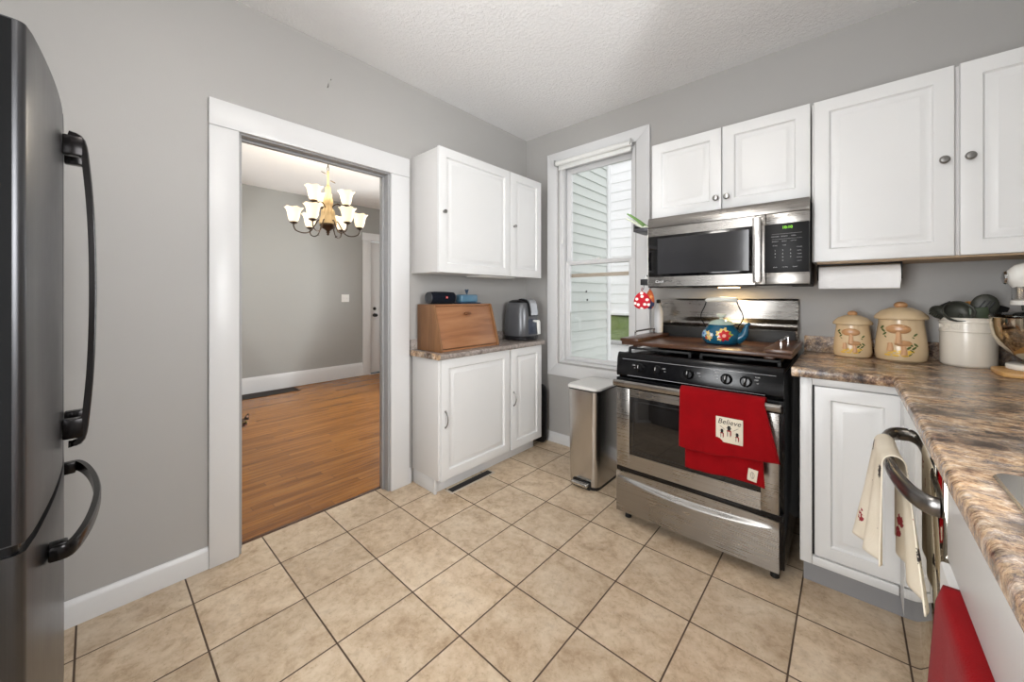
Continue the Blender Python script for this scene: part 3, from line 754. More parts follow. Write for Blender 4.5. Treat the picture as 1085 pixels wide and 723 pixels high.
# stove cover board
sc = thing('stove_cover_board', 'dark walnut wooden cover board lying over the stove burners', 'board', (1.62, -.36, .957))
MB().box((1.222, -.585, .968), (2.028, -.105, .987), .003).build('plank_panel', M['walnut'], sc)
for x0 in (1.216, 1.926):
    r_ = MB().box((x0, -.590, .9875), (x0+.106, -.100, 1.006), .003).build('side_rail', M['walnut'], sc)
    m = MB(); xx = x0+.053
    for y in (-.50, -.22): m.cyl((xx, y, 1.0062), (xx, y, 1.034), .005, seg=10)
    m.tube(smooth_path([(xx, -.50, 1.034), (xx, -.49, 1.040), (xx, -.36, 1.041), (xx, -.23, 1.040), (xx, -.22, 1.034)]), .0055, 10); m.build('handle', M['chrome'], r_)
for x in (1.30, 1.94):
    for y in (-.54, -.15): MB().box((x-.02, y-.02, .9565), (x+.02, y+.02, .9678), .002).build('riser_foot', M['walnut'], sc)

# kettle
KX, KY, KZ = 1.688, -.33, .9875
kt = thing('kettle', 'blue enamel floral kettle standing on the stove cover board', 'kettle', (KX, KY, KZ))
yel, red_, wht, lbl, grn = S(232, 200, 120), S(190, 30, 34), S(232, 232, 232), S(150, 190, 215), S(150, 160, 60)
fl = spot_material('kettle_floral_enamel', S(20, 84, 112), [
    (.030, .072, .022, 5, .2, yel), (.010, .062, .018, 5, .2, yel), (.052, .055, .020, 5, .2, grn), (.014, .034, .014, 5, .2, yel), (.034, .050, .030, 7, .14, red_), (.034, .050, .0085, 0, 0, S(240, 170, 150)),
    (-.028, .052, .012, 6, .25, wht), (-.048, .060, .014, 5, .25, yel), (-.040, .036, .018, 5, .25, yel), (-.055, .034, .010, 5, .2, S(196, 90, 50)), (-.075, .056, .022, 6, .15, lbl), (-.075, .056, .007, 0, 0, S(90, 120, 190))],
    .14, 'xz', 'y', .4, .05)
m = MB(); m.lathe([(.070, 0), (.082, .003), (.092, .018), (.098, .036), (.097, .050), (.090, .068), (.078, .086), (.066, .098), (.062, .104), (.001, .105)], (KX, KY, KZ), 40); kb = m.build('body', fl, kt)
spx = Matrix.Rotation(-.15, 3, 'Z')
def sp(p): v = spx @ Vector(p); return (KX+v.x, KY+v.y, KZ+v.z)
m = MB(); m.tube([sp(p) for p in smooth_path([(.080, 0, .030), (.100, 0, .042), (.116, 0, .060), (.122, 0, .085), (.128, 0, .105), (.143, 0, .117)])], [.030-.022*min(1, i/17) for i in range(21)], 16); m.build('spout', plain('kettle_blue_enamel', S(20, 84, 112), .15), kt)
m = MB(); m.lathe([(.066, .1045), (.067, .108), (.060, .112), (.050, .122), (.030, .131), (.012, .134), (.001, .1345)], (KX, KY, KZ), 36); ld = m.build('lid', plain('kettle_pale_lid', S(176, 196, 186), .15, coat=.3), kt)
m = MB(); m.lathe([(.010, .134), (.009, .142), (.022, .150), (.025, .158), (.020, .163), (.001, .164)], (KX, KY, KZ), 24); m.build('knob', plain('cream_knob', S(214, 218, 204), .2), ld)
for sgn in (-1, 1):
    m = MB()
    m.tube([(KX+sgn*x, KY, KZ+z) for x, z in [(p[0], p[2]) for p in smooth_path([(.078, 0, .088), (.090, 0, .108), (.104, 0, .135), (.102, 0, .165), (.086, 0, .200), (.076, 0, .232)])]], .0028, 8)
    m.ball((KX+sgn*.078, KY, KZ+.088), .007, 12)
    m.build('bail', M['dark_handle'], kt)
m = MB(); m.tube([(KX-.078, KY, KZ+.233), (KX-.070, KY, KZ+.239), (KX, KY, KZ+.243), (KX+.070, KY, KZ+.239), (KX+.078, KY, KZ+.233)], [.008, .013, .0145, .013, .008], 14, 1.0); m.build('grip', plain('white_enamel_grip', S(222, 222, 214), .2), kt)
# white bottle at stove back left
wb = thing('spray_bottle', 'small white plastic bottle standing on the left back corner of the stove board', 'bottle', (1.266, -.135, 1.0064))
m = MB(); m.lathe([(.024, 0), (.027, .004), (.027, .14), (.022, .165), (.011, .185), (.010, .195)], (1.266, -.135, 1.0065), 20); m.build('body', plain('translucent_white', S(214, 216, 218), .35), wb)
m = MB(); m.lathe([(.0135, .1955), (.0135, .215), (.010, .220), (.001, .221)], (1.266, -.135, 1.0065), 16); m.build('cap', M['blackm'], wb)

# ---- towels on the oven handle
def towel(name, x0, x1, ztop, zbot_l, zbot_r, yf, rr, label, mat, flare=0.0, back=.16, wav=.004, ph=0, loc=None):
    """sheet folded over a horizontal bar along x at (yc, zc)"""
    yc, zc = -.7195, ztop-rr
    def f(u, v):
        x = x0+(x1-x0)*u
        L = back+PI*rr
        zb = zbot_l+(zbot_r-zbot_l)*u - .012*math.sin(PI*u*1.3+ph)
        tot = L+(zc-zb); s = v*tot
        if s < back: y, z = yc+rr, zc-back+s; k = 0
        elif s < L:
            a = (s-back)/rr; y, z = yc+rr*math.cos(a), zc+rr*math.sin(a); k = 0
        else:
            y, z = yc-rr, zc-(s-L); k = (s-L)/(zc-zb)
        yy = y - (abs(math.sin(u*9+ph))*wav*k*2 + yf*k)
        xx = x + flare*k*max(0, (u-.55)/.45)**1.5
        return (xx, yy, z)
    o = thing(name, label, 'towel', loc or ((x0+x1)/2, yc, ztop))
    MB().grid(f, 36, 60).build('cloth', mat, o, solid=.004, smooth=80)
    return o, f
t2, f2 = towel('dish_towel', 1.628, 1.930, .8065, .445, .425, .0, .0225, 'second red towel hanging lower beneath the Believe towel on the oven handle', M['red'], .02, .12, .003, 1.3)
t1, f1 = towel('dish_towel', 1.603, 1.950, .8125, .535, .545, .008, .0290, 'red towel with a cream Believe patch hanging over the oven handle', M['red'], .055, .10, .004, .4)
# patches: sit just in front of cloth
def tow_y(f, x0, x1, x, z):
    best = None
    for i in range(0, 61):
        for j in range(30, 101):
            p = f(i/60, j/100)
            d = (p[0]-x)**2+(p[2]-z)**2
            if best is None or d < best[0]: best = (d, p[1])
    return best[1]
py = tow_y(f1, 0, 0, 1.816, .65)-.0045
pt = MB(); pt.box((1.765, py-.0025, .597), (1.872, py, .708), .001); pt = pt.build('patch', M['cream'], t1)
m = MB(); put_text(m, 'Believe', .032, (1.818, py-.003, .688), FACE, .0003, .25); m.build('lettering', M['ink'], pt)
m = MB(); mr = MB()
for cx, cz, s in ((1.818, .640, 1.0), (1.790, .628, .8), (1.850, .622, .8)):
    m.cyl((cx, py-.0026, cz+.018*s), (cx, py-.0034, cz+.018*s), .0065*s, seg=12)
    m.box((cx-.010*s, py-.0034, cz+.022*s), (cx+.010*s, py-.0027, cz+.0245*s)); m.box((cx-.006*s, py-.0034, cz+.0245*s), (cx+.006*s, py-.0027, cz+.033*s))
    mr.box((cx-.009*s, py-.0036, cz+.008*s), (cx+.009*s, py-.0027, cz+.013*s)); mr.box((cx+.004*s, py-.0036, cz-.008*s), (cx+.009*s, py-.0027, cz+.010*s))
    m.box((cx-.007*s, py-.0034, cz-.014*s), (cx-.0045*s, py-.0027, cz+.008*s)); m.box((cx+.0045*s, py-.0034, cz-.014*s), (cx+.007*s, py-.0027, cz-.008*s))
for sx in (-1, 1):
    m.tube([(1.818+sx*.016, py-.003, .654), (1.818+sx*.036, py-.003, .668)], .0007, 5)
m.build('printed_figures', M['ink'], pt); mr.build('printed_scarves', M['inkred'], pt)
py2 = tow_y(f2, 0, 0, 1.905, .478)-.003
tg = MB().rbox((1.905, py2-.001, .478), (.036, .0016, .052), Matrix.Rotation(.12, 3, 'Y'), .0005).build('tag', M['cream'], t2)
m = MB(); m.tube([(1.905+.008*math.cos(a)*.8, py2-.0022, .478+.014*math.sin(a)) for a in [2*PI*i/16 for i in range(17)]], .0007, 5); m.tube([(1.905, py2-.0022, .466), (1.905, py2-.0022, .490)], .0007, 5); m.build('tag_emblem', M['ink'], tg)

# ================================================================== MICROWAVE
mw = thing('microwave', 'stainless over-the-range microwave with black glass door', 'microwave', (1.69, -.2, 1.30))
MX0, MX1 = 1.301, 2.0785
MB().box((MX0+.002, -.372, 1.318), (MX1-.002, -.0012, 1.7165), .002).build('body', M['blackm'], mw)
m = MB(); m.prism([(-.3725, 1.655), (-.398, 1.655), (-.400, 1.672), (-.394, 1.705), (-.385, 1.7165), (-.3725, 1.7165)], 'x', MX0, MX1, .0015); m.build('top_vent', M['steel'], mw)
dr = MB(); frame_plate(dr, MX0, 1.9045, 1.306, 1.6525, MX0+.004, 1.858, 1.362, 1.604, -.400, -.3725); dr = dr.build('door', M['steel'], mw)
MB().box((MX0+.0042, -.4015, 1.3622), (1.8578, -.376, 1.6038), .002).build('window_glass', M['blackglass'], dr)
MB().box((1.362, -.4022, 1.378), (1.832, -.4016, 1.588)).build('window_mesh', plain('microwave_window', S(52, 52, 54), .08), dr)
m = MB(); m.prism([(1.853, 1.313), (1.890, 1.313), (1.890, 1.640), (1.853, 1.640)], 'y', -.437, -.424, .004)
for z in (1.318, 1.615): m.box((1.864, -.4242, z), (1.884, -.4002, z+.02), .002)
m.build('handle', M['steelz'], dr)
MB().box((1.9065, -.400, 1.306), (MX1, -.3725, 1.3618), .002).build('control_trim', M['steel'], mw)
MB().box((1.9065, -.400, 1.6005), (MX1, -.3725, 1.6525), .002).build('control_trim', M['steel'], mw)
cpn = MB().box((1.8995, -.4012, 1.3622), (MX1-.002, -.3725, 1.600), .002).build('control_panel', plain('satin_black_panel', S(12, 12, 14), .42, spec=.25), mw)
m = MB(); put_text(m, '10:10', .019, (1.993, -.4022, 1.580)); m.build('clock_digits', plain('green_led', S(120, 220, 40), .5, emit=(S(150, 230, 60), .7)), cpn)
m = MB(); md = MB()
for r, row in enumerate(('123', '456', '789', ' 0 ')):
    for c, ch in enumerate(row):
        if ch != ' ': put_text(m, ch, .009, (1.944+.031*c, -.4022, 1.470-.0165*r))
for c, tx in enumerate(('POPCORN', 'POTATO', 'PIZZA')): put_text(md, tx, .0068, (1.944+.037*c, -.4022, 1.538))
for c, tx in enumerate(('BEVERAGE', 'REHEAT', 'DEFROST')): put_text(md, tx, .0056, (1.944+.037*c, -.4022, 1.514))
for c, tx in enumerate(('COOK', 'TIME')): put_text(md, tx, .0064, (1.944+.037*c, -.4022, 1.494))
for k, tx in enumerate(('POWER', 'LEVEL', 'TIMER', 'CLOCK', 'LIGHT')): put_text(md, tx, .0064, (2.040, -.4022, 1.482-.0165*k))
for c, tx in enumerate(('STOP', '+30 SEC', 'START')): put_text(md, tx, .0068, (1.944+.040*c, -.4022, 1.388))
md.box((1.930, -.4018, 1.550), (2.050, -.4013, 1.5508)); md.box((1.930, -.4018, 1.525), (2.050, -.4013, 1.5258))
m.build('number_keys', M['text'], cpn); md.build('function_keys', M['textdim'], cpn)
m = MB(); put_text(m, 'Cook', .022, (1.372, -.4010, 1.334), FACE, .0005, .3); m.build('logo', M['text'], dr)
m = MB(); m.box((MX0+.004, -.392, 1.300), (MX1-.004, -.02, 1.3175), .004); ml = m.build('underside', M['blackm'], mw)
for x in (1.45, 1.93): MB().box((x-.07, -.37, 1.2955), (x+.07, -.26, 1.2998), .002).build('grease_filter', M['knob'], ml)
lampm = plain('warm_lamp_lens', S(255, 214, 150), .4, emit=((1, .70, .34, 1), 5))
MB().box((1.64, -.20, 1.2955), (1.74, -.12, 1.2998), .002).build('lamp_lens', lampm, ml)
l = bpy.data.lights.new('cooktop_lamp', 'AREA'); l.size = .09; l.energy = .9; l.color = (1, .70, .36)
lo_ = bpy.data.objects.new('cooktop_lamp', l); C.objects.link(lo_); lo_.location = (1.69, -.16, 1.294)
# magnetic rack on the microwave's left side
rk = thing('side_rack', 'small black hook rack on the left side of the microwave', 'rack', (1.28, -.30, 1.33))
m = MB(); m.box((1.254, -.385, 1.316), (1.2995, -.20, 1.321), .002); m.box((1.250, -.388, 1.316), (1.2995, -.384, 1.352), .001); m.box((1.250, -.384, 1.316), (1.2535, -.20, 1.340), .001); m.box((1.2965, -.38, 1.30), (1.3, -.20, 1.40), .001); m.build('tray', M['blackm'], rk)
for x, y in ((1.268, -.378), (1.290, -.33)):
    m = MB(); m.tube([(x, y, 1.3158), (x, y, 1.300), (x, y-.004, 1.292), (x, y-.010, 1.291), (x, y-.013, 1.296)], .0018, 6); m.build('hook', M['blackm'], rk)
wc2 = thing('spice_bottle', 'tiny white bottle in the black side rack by the microwave', 'bottle', (1.277, -.33, 1.3215))
MB().lathe([(.011, 0), (.012, .002), (.012, .035), (.008, .045)], (1.277, -.362, 1.3215), 14).build('body', M['white_plastic'], wc2)
MB().lathe([(.009, .0452), (.009, .056), (.001, .057)], (1.277, -.362, 1.3215), 14).build('cap', M['chrome'], wc2)
# upper shelf with green onions
sf = thing('side_shelf', 'small grey shelf on the upper left side of the microwave', 'shelf', (1.25, -.3, 1.66))
m = MB(); m.box((1.205, -.385, 1.648), (1.2995, -.21, 1.653), .001); m.box((1.205, -.388, 1.648), (1.2995, -.3845, 1.668), .001); m.box((1.205, -.384, 1.648), (1.209, -.21, 1.690), .001); m.box((1.205, -.388, 1.648), (1.212, -.380, 1.695), .001); m.build('tray', plain('grey_metal', S(84, 84, 88), .4, .6), sf)
on = thing('green_onions', 'bunch of green and white onion stalks poking out from the microwave shelf', 'onions', (1.25, -.3, 1.66))
for i in range(6):
    a = Vector((1.262+.007*(i % 3), -.35+.012*i, 1.664+.006*(i % 2))); b = a+Vector((-.115-.010*(i % 3), -.012+.006*i, .080+.014*((i*2) % 4)))
    mid = (a+b)/2+Vector((0, 0, .004))
    MB().tube([a, mid, b], [.0075, .0065, .006], 8, .8).build('stalk', M['mat_green'] if i % 2 else M['mat_onion'], on)
m = MB(); m.ball((1.275, -.372, 1.668), .014, 14, (1.2, .8, 1)); m.build('bulb', M['mat_onion'], on)
# little mitts
def small_mitt(name, label, c, wd, ht, mat, loop, yaw=0):
    o = thing(name, label, 'pot holder', (c[0], c[1], c[2]+ht/2))
    m = MB(); n = 26; out = []
    prof = [(0, .5, .0), ]
    pts = []
    for i in range(n):
        a = 2*PI*i/n; x = math.cos(a); z = math.sin(a)
        k = (1.0+.18*(-z if z < 0 else 0)) if z < 0 else (1-.40*z); z = math.copysign(abs(z)**.7, z)
        pts.append((x*wd/2*k, z*ht/2))
    Rz = Matrix.Rotation(yaw, 3, 'Z')
    rings = []
    for s, y in ((.25, -.011), (.75, -.009), (.96, -.004), (1, 0), (.96, .004), (.75, .009), (.25, .011)):
        rings.append([Vector(c)+Rz @ Vector((px*s, y, pz*s)) for px, pz in pts])
    m.loops(rings); m.build('pad', mat, o)
    m = MB(); m.tube([Vector(c)+Rz @ Vector(p) for p in ((0, 0, ht/2-.006), (.004, 0, ht/2+loop*.5), (0, 0, ht/2+loop), (-.004, 0, ht/2+loop*.5), (0, 0, ht/2-.006))], .0018, 6); m.build('loop', M['red'], o)
    return o
polka = spot_material('red_polka_cloth', S(186, 22, 40), [(x, z, .0085, 0, 0, S(240, 236, 230)) for x, z in ((-.024, -.046), (.004, -.030), (.030, -.050), (-.016, -.080), (.018, -.078), (-.034, -.072), (.038, -.080), (.0, -.056+.046), (.0, -.104))], .9, 'xz', None, 0, .1)
small_mitt('polka_dot_mitt', 'red pot holder with white dots hanging left of the microwave', (1.262, -.391, 1.222), .096, .108, polka, .026, .45)
brown = spot_material('orange_blue_cloth', S(178, 84, 42), [(0, -.09, .035, 4, .2, S(40, 48, 78)), (.008, -.045, .012, 5, .3, S(214, 150, 90))], .9, 'xz')
small_mitt('patterned_mitt', 'orange and navy pot holder hanging behind the red dotted one', (1.292, -.343, 1.228), .052, .120, brown, .006, .5)
# ---- paper towel roll
pr = thing('paper_towel_roll', 'white paper towel roll mounted under the right upper cabinet', 'paper towel', (2.245, -.2, 1.34))
m = MB(); m.cyl((2.105, -.195, 1.338), (2.392, -.195, 1.338), .056, seg=40)
m.build('roll', M['paper'], pr)
m = MB(); m.prism([(-.2515, 1.340), (-.2525, 1.340), (-.2545, 1.300), (-.250, 1.283), (-.2485, 1.283), (-.2525, 1.302)], 'x', 2.105, 2.388); m.build('loose_sheet', M['paper'], pr)
m = MB()
for x0, x1 in ((2.098, 2.103), (2.394, 2.399)): m.box((x0, -.215, 1.325), (x1, -.175, 1.4032), .002)
m.box((2.098, -.215, 1.3985), (2.399, -.175, 1.4033), .001); m.build('holder', M['blackm'], pr)

# ================================================================== COUNTER ITEMS (right)
CT = .9455
glaze = plain('beige_glaze', S(208, 184, 148), .25, coat=.3)
glaze2 = plain('brown_speckled_glaze', S(186, 140, 96), .28, coat=.3)
glaze3 = plain('tan_mushroom_glaze', S(205, 160, 118), .3, coat=.2)
leafm = plain('green_leaf_glaze', S(84, 100, 44), .35); yelm = plain('yellow_glaze', S(226, 184, 70), .35)
def canister(cx, cy, R, Hh, label):
    o = thing('canister', label, 'canister', (cx, cy, CT), 0, 'mushroom canisters')
    s = R/.08
    m = MB(); m.lathe([(R*.86, 0), (R*.98, Hh*.03), (R*1.03, Hh*.14), (R*1.0, Hh*.32), (R*.93, Hh*.55), (R*.88, Hh*.66), (R*.885, Hh*.715), (.001, Hh*.716)], (cx, cy, CT), 40); bd = m.build('body', glaze, o)
    def wob(a, r, z): return r*(1+.02*math.cos(6*a)*(r > R*.8)), z
    m = MB(); m.lathe([(R*.90, Hh*.717), (R*1.01, Hh*.722), (R*1.05, Hh*.745), (R*1.0, Hh*.79), (R*.78, Hh*.87), (R*.42, Hh*.925), (R*.15, Hh*.935), (.001, Hh*.936)], (cx, cy, CT), 48, None, wob); lid = m.build('lid', glaze, o)
    m = MB(); m.ball((cx, cy, CT+Hh*.965), R*.24, 18, (1.15, 1, .82)); m.cyl((cx, cy, CT+Hh*.925), (cx, cy, CT+Hh*.95), R*.15, R*.12, 14); m.build('lid_knob', glaze2, lid)
    # relief mushrooms on the front, facing camera
    Rz = Matrix.Rotation(math.atan2(CAM[0]-cx, -(CAM[1]-cy)) , 3, 'Z')
    def P(ang, z, out=0):
        a = -PI/2+ang; rr = R*(.99 if z < Hh*.35 else .93)+out
        v = Rz @ Vector((rr*math.cos(a), rr*math.sin(a), 0)); return Vector((cx+v.x, cy+v.y, CT+z))
    for (a, z, cr, sh) in ((-.10, .56, .034, .20), (-.42, .36, .022, .13), (.10, .32, .024, .15)):
        q = Rz.copy() @ Matrix.Rotation(a, 3, 'Z')
        m = MB(); m.ball(P(a, Hh*z, -.004*s), cr*s, 18, (1.15, .35, .62), q); cap = m.build('mushroom_cap', glaze2, bd)
        m = MB(); m.tube([P(a, Hh*z-.01*s, -.001*s), P(a+.03, Hh*(z-sh*.6), .001*s), P(a+.02, Hh*(z-sh-.04), 0)], [.008*s, .009*s, .012*s], 10); m.build('mushroom_stem', glaze3, cap)
    for a0, z0, n, dr_ in ((.30, .25, 5, 1), (-.62, .42, 4, -1), (.36, .14, 4, 1)):
        m = MB()
        for i in range(n):
            a = a0+dr_*.075*i; z = Hh*(z0+.055*i)
            p = P(a, z, .001*s); q = Rz @ Matrix.Rotation(a, 3, 'Z') @ Matrix.Rotation(.7*dr_*(1 if i % 2 else -1), 3, 'Y')
            m.ball(p, .010*s, 10, (1, .25, .42), q)
        m.build('leaf_relief', leafm, bd)
    m = MB()
    for i in range(9):
        a = -.5+.11*i; m.ball(P(a, Hh*(.12+.035*(i % 3)), .001), .0115*s, 10, (1.1, .22, .5), Rz @ Matrix.Rotation(a, 3, 'Z'))
    m.build('grass_relief', yelm, bd)
    return o
canister(2.231, -.108, .072, .222, 'smaller beige mushroom-decorated canister standing beside the stove')
canister(2.400, -.120, .087, .268, 'larger beige mushroom-decorated canister next to the white utensil crock')
# crock
cr = thing('utensil_crock', 'off-white ceramic utensil crock with embossed lettering', 'crock', (2.606, -.112, CT))
CXX, CYY, CR = 2.606, -.112, .083
ckm = plain('cream_ceramic', S(232, 226, 214), .25, coat=.3)
m = MB(); m.lathe([(.074, 0), (CR-.002, .006), (CR, .012), (CR, .145), (CR+.003, .148), (CR+.003, .152), (CR+.001, .154), (CR+.001, .185), (CR+.004, .188), (CR+.004, .193), (CR+.001, .195), (CR+.002, .206), (CR-.001, .208), (CR-.007, .206), (CR-.008, .02), (.001, .019)], (CXX, CYY, CT), 56); m.build('body', ckm, cr)
t = text_bm('UTENSILS', .027, .0022)
bx_ = [v.co.x for v in t.verts]; 
yaw0 = math.atan2(CAM[1]-CYY, CAM[0]-CXX)-.62
for v in t.verts:
    a = yaw0+v.co.x/CR; r = CR+.0018+v.co.z; v.co = Vector((CXX+r*math.cos(a), CYY+r*math.sin(a), CT+.169+v.co.y))
m = MB(); m.merge(t); m.build('embossed_lettering', ckm, cr, smooth=0)
olive = plain('dark_olive_silicone', S(60, 61, 54), .45)
olive2 = plain('olive_green_silicone', S(56, 68, 46), .45)
blk = plain('black_nylon', S(24, 24, 25), .4)
base = Vector((CXX, CYY, CT+.03))
def handle_to(m, top, r=.0065, off=(0, 0)):
    p0 = base+Vector((off[0], off[1], 0)); m.tube([p0, p0.lerp(top, .5), top], [r*.9, r, r*.85], 10)
def uten(name, label, top, off, mat, head):
    o = thing(name, label, 'utensil', tuple(base+Vector((off[0], off[1], -.008))), 0, None)
    m = MB(); handle_to(m, Vector(top), .0062, off); m.build('handle', mat, o)
    m = MB(); head(m, Vector(top)); m.build('head', mat, o); return o
def spoon_head(rx, rz, tilt, slots=False, yaw=0, th=.004, bowl=.5):
    def h(m, top):
        q = Matrix.Rotation(yaw, 3, 'Z') @ Matrix.Rotation(tilt, 3, 'Y')
        c = top+q @ Vector((0, 0, rz*.85))
        n = 20; rings = []
        for s, d in ((1.0, 0), (.98, .003), (.8, .012*bowl+.003), (.5, .022*bowl+.003), (.12, .027*bowl+.003)):
            rings.append([c+q @ Vector((rx*s*math.cos(2*PI*i/n), d, rz*s*math.sin(2*PI*i/n))) for i in range(n)])
        m.loops(rings, cap0=False)
        rings = []
        for s, d in ((1.0, 0), (.96, -.0005), (.78, .010*bowl), (.48, .019*bowl), (.1, .024*bowl)):
            rings.append([c+q @ Vector((rx*s*math.cos(2*PI*i/n), d, rz*s*math.sin(2*PI*i/n))) for i in range(n)])
        m.loops(rings, cap0=False)
    return h
# slotted spoon (convex side toward camera)
o = thing('slotted_spoon', 'dark olive slotted spoon, tallest at the right of the crock', 'utensil', (CXX+.03, CYY, CT+.022))
top = Vector((CXX+.038, CYY-.008, CT+.215)); m = MB(); handle_to(m, top, .006, (.018, 0)); m.build('handle', olive, o)
m = MB(); q = Matrix.Rotation(-.12, 3, 'Z') @ Matrix.Rotation(.15, 3, 'Y'); c = top+q @ Vector((0, 0, .046))
m.ball(c, .040, 26, (1.0, .38, 1.22), q); m.build('head', olive, o)
m = MB()
for k in (-1, 0, 1): 
    m.rbox(c+q @ Vector((.013*k+.005, -.0138, .004)), (.0052, .004, .036), q @ Matrix.Rotation(.35, 3, 'Y'), .0018)
m.build('slot', M['blackm'], o)
# ladle
o = thing('ladle', 'dark olive ladle leaning forward over the crock rim', 'utensil', (CXX-.01, CYY, CT+.022))
top = Vector((CXX-.028, CYY-.045, CT+.225)); m = MB(); handle_to(m, top, .006, (-.005, .005)); m.build('handle', olive, o)
m = MB(); q = Matrix.Rotation(.25, 3, 'Z') @ Matrix.Rotation(1.15, 3, 'X'); n = 28; c = top+Vector((-.006, -.022, .012)); rings = []
for s, d in ((1.0, 0), (.97, -.014), (.85, -.028), (.6, -.038), (.2, -.042)): rings.append([c+q @ Vector((.048*s*math.cos(2*PI*i/n), .046*s*math.sin(2*PI*i/n), d)) for i in range(n)])
m.loops(rings, cap0=False); m.build('head', olive, o, solid=.003)
# turner / spatula (green)
def paddle(wd, ht, tilt, yaw):
    def h(m, top):
        q = Matrix.Rotation(yaw, 3, 'Z') @ Matrix.Rotation(tilt, 3, 'Y')
        m.rbox(top+q @ Vector((0, 0, ht/2-.006)), (wd, .006, ht), q, .0028)
    return h
uten('spatula', 'square green silicone spatula at the front of the crock', (CXX+.028, CYY-.036, CT+.203), (.012, -.012), olive2, paddle(.055, .055, -.12, 0))
uten('wooden_spoon', 'orange-brown wooden spoon head showing above the crock', (CXX+.004, CYY+.018, CT+.205), (0, .02), M['woodspoon'], spoon_head(.027, .040, .05))
uten('pasta_server', 'dark pasta server tilting left out of the crock', (CXX-.060, CYY+.005, CT+.212), (-.022, 0), olive, spoon_head(.028, .034, -.95, False, .1))
o = bpy.context.scene.collection.objects
m = MB(); ps = [x for x in C.objects if x.name.startswith('pasta_server')][0]
for i in range(6):
    b0 = Vector((CXX-.072-.006*i, CYY-.018+.002*i, CT+.212+.004*i)); m.tube([b0, b0+Vector((-.008, -.014, -.004)), b0+Vector((-.014, -.020, -.012))], [.005, .0045, .0035], 8)
m.build('tine', olive, ps)
uten('turner', 'dark slotted turner at the back left of the crock', (CXX-.040, CYY+.030, CT+.212), (-.018, .022), blk, paddle(.058, .068, -.55, .3))
uten('serving_spoon', 'black serving spoon behind the wooden spoon', (CXX-.012, CYY+.040, CT+.215), (-.006, .035), blk, spoon_head(.026, .036, -.3))
uten('nylon_spatula', 'black nylon spatula at the far right of the crock', (CXX+.078, CYY+.022, CT+.208), (.03, .02), blk, paddle(.05, .062, .35, .2))
# wooden board + mixer
bdm = thing('cutting_board', 'light bamboo cutting board under the stand mixer', 'board', (2.80, -.24, CT))
m = MB(); m.prism([(2.640, -.36), (2.647, -.39), (2.670, -.402), (2.955, -.402), (2.96, -.39), (2.96, -.175), (2.95, -.165), (2.725, -.167), (2.665, -.205), (2.645, -.235)], 'z', CT+.0002, CT+.019, .004); m.build('panel', M['bamboo'], bdm)
mx = thing('stand_mixer', 'white stand mixer with a steel bowl at the right edge of the counter', 'mixer', (2.80, -.24, CT+.02))
wm = plain('white_enamel_mixer', S(236, 235, 230), .18, coat=.4)
bz = CT+.0195; BX, BY = 2.757, -.275
m = MB()
pl = [(2.675+.0, BY)]; base_pts = []
for i in range(25):
    a = PI/2+PI*i/24; base_pts.append((2.760+.085*math.cos(a), BY+.085*math.sin(a)))
base_pts += [(2.955, BY-.075), (2.955, BY+.075)]
m.prism(base_pts, 'z', bz, bz+.022, .006); m.build('base', wm, mx)
m = MB(); m.lathe([(.046, .0225), (.040, .028), (.034, .034), (.046, .040), (.07, .058), (.100, .092), (.116, .13), (.121, .170), (.122, .197), (.1245, .199), (.122, .2005), (.119, .197), (.113, .13), (.096, .092), (.05, .053), (.001, .050)], (BX, BY, bz), 56); m.build('bowl', brushed('polished_bowl_steel', S(196, 184, 164), .12, 'x', .03), mx)
m = MB(); m.lathe([(.124, .202), (.126, .205), (.121, .211), (.085, .219), (.045, .221), (.043, .218), (.084, .215), (.118, .207), (.121, .203)], (BX, BY, bz), 48); m.build('bowl_shield', M['clearglass'], mx)
m = MB(); m.lathe([(.034, .222), (.042, .224), (.044, .246), (.062, .2645), (.066, .268), (.066, .316), (.001, .317)], (BX, BY, bz), 48, None, lambda a, r, z: (r*(1+(.03*math.cos(16*a) if z > .266 and z < .316 else 0)), z)); m.build('planetary_hub', M['chrome'], mx)
m = MB(); m.lathe([(.060, .246), (.071, .247), (.071, .2635), (.060, .264)], (BX, BY, bz), 36); m.build('hub_band', wm, mx)
hp = [(2.677, BY, bz+.345), (2.684, BY, bz+.346), (2.700, BY, bz+.349), (2.74, BY, bz+.353), (2.82, BY, bz+.356), (2.90, BY, bz+.352), (2.95, BY, bz+.340), (2.965, BY, bz+.335)]
m = MB(); m.tube(hp, [.012, .032, .048, .060, .064, .062, .048, .02], 28, 1.05); m.build('motor_head', wm, mx)
m = MB(); m.lathe([(.024, 0), (.026, .004), (.022, .010), (.012, .013), (.001, .014)], (2.679, BY, bz+.352), 24, Matrix.Rotation(-PI/2, 3, 'Y')); 
m.build('attachment_cap', M['chrome'], mx)
m = MB(); m.cyl((BX, BY, bz+.2), (BX, BY, bz+.10), .008); m.ball((BX, BY, bz+.11), .04, 16, (1, .3, 1)); m.build('beater', M['chrome'], mx)
m = MB(); m.box((2.895, BY-.04, bz+.0225), (2.955, BY+.04, bz+.30), .018); m.build('column', wm, mx)

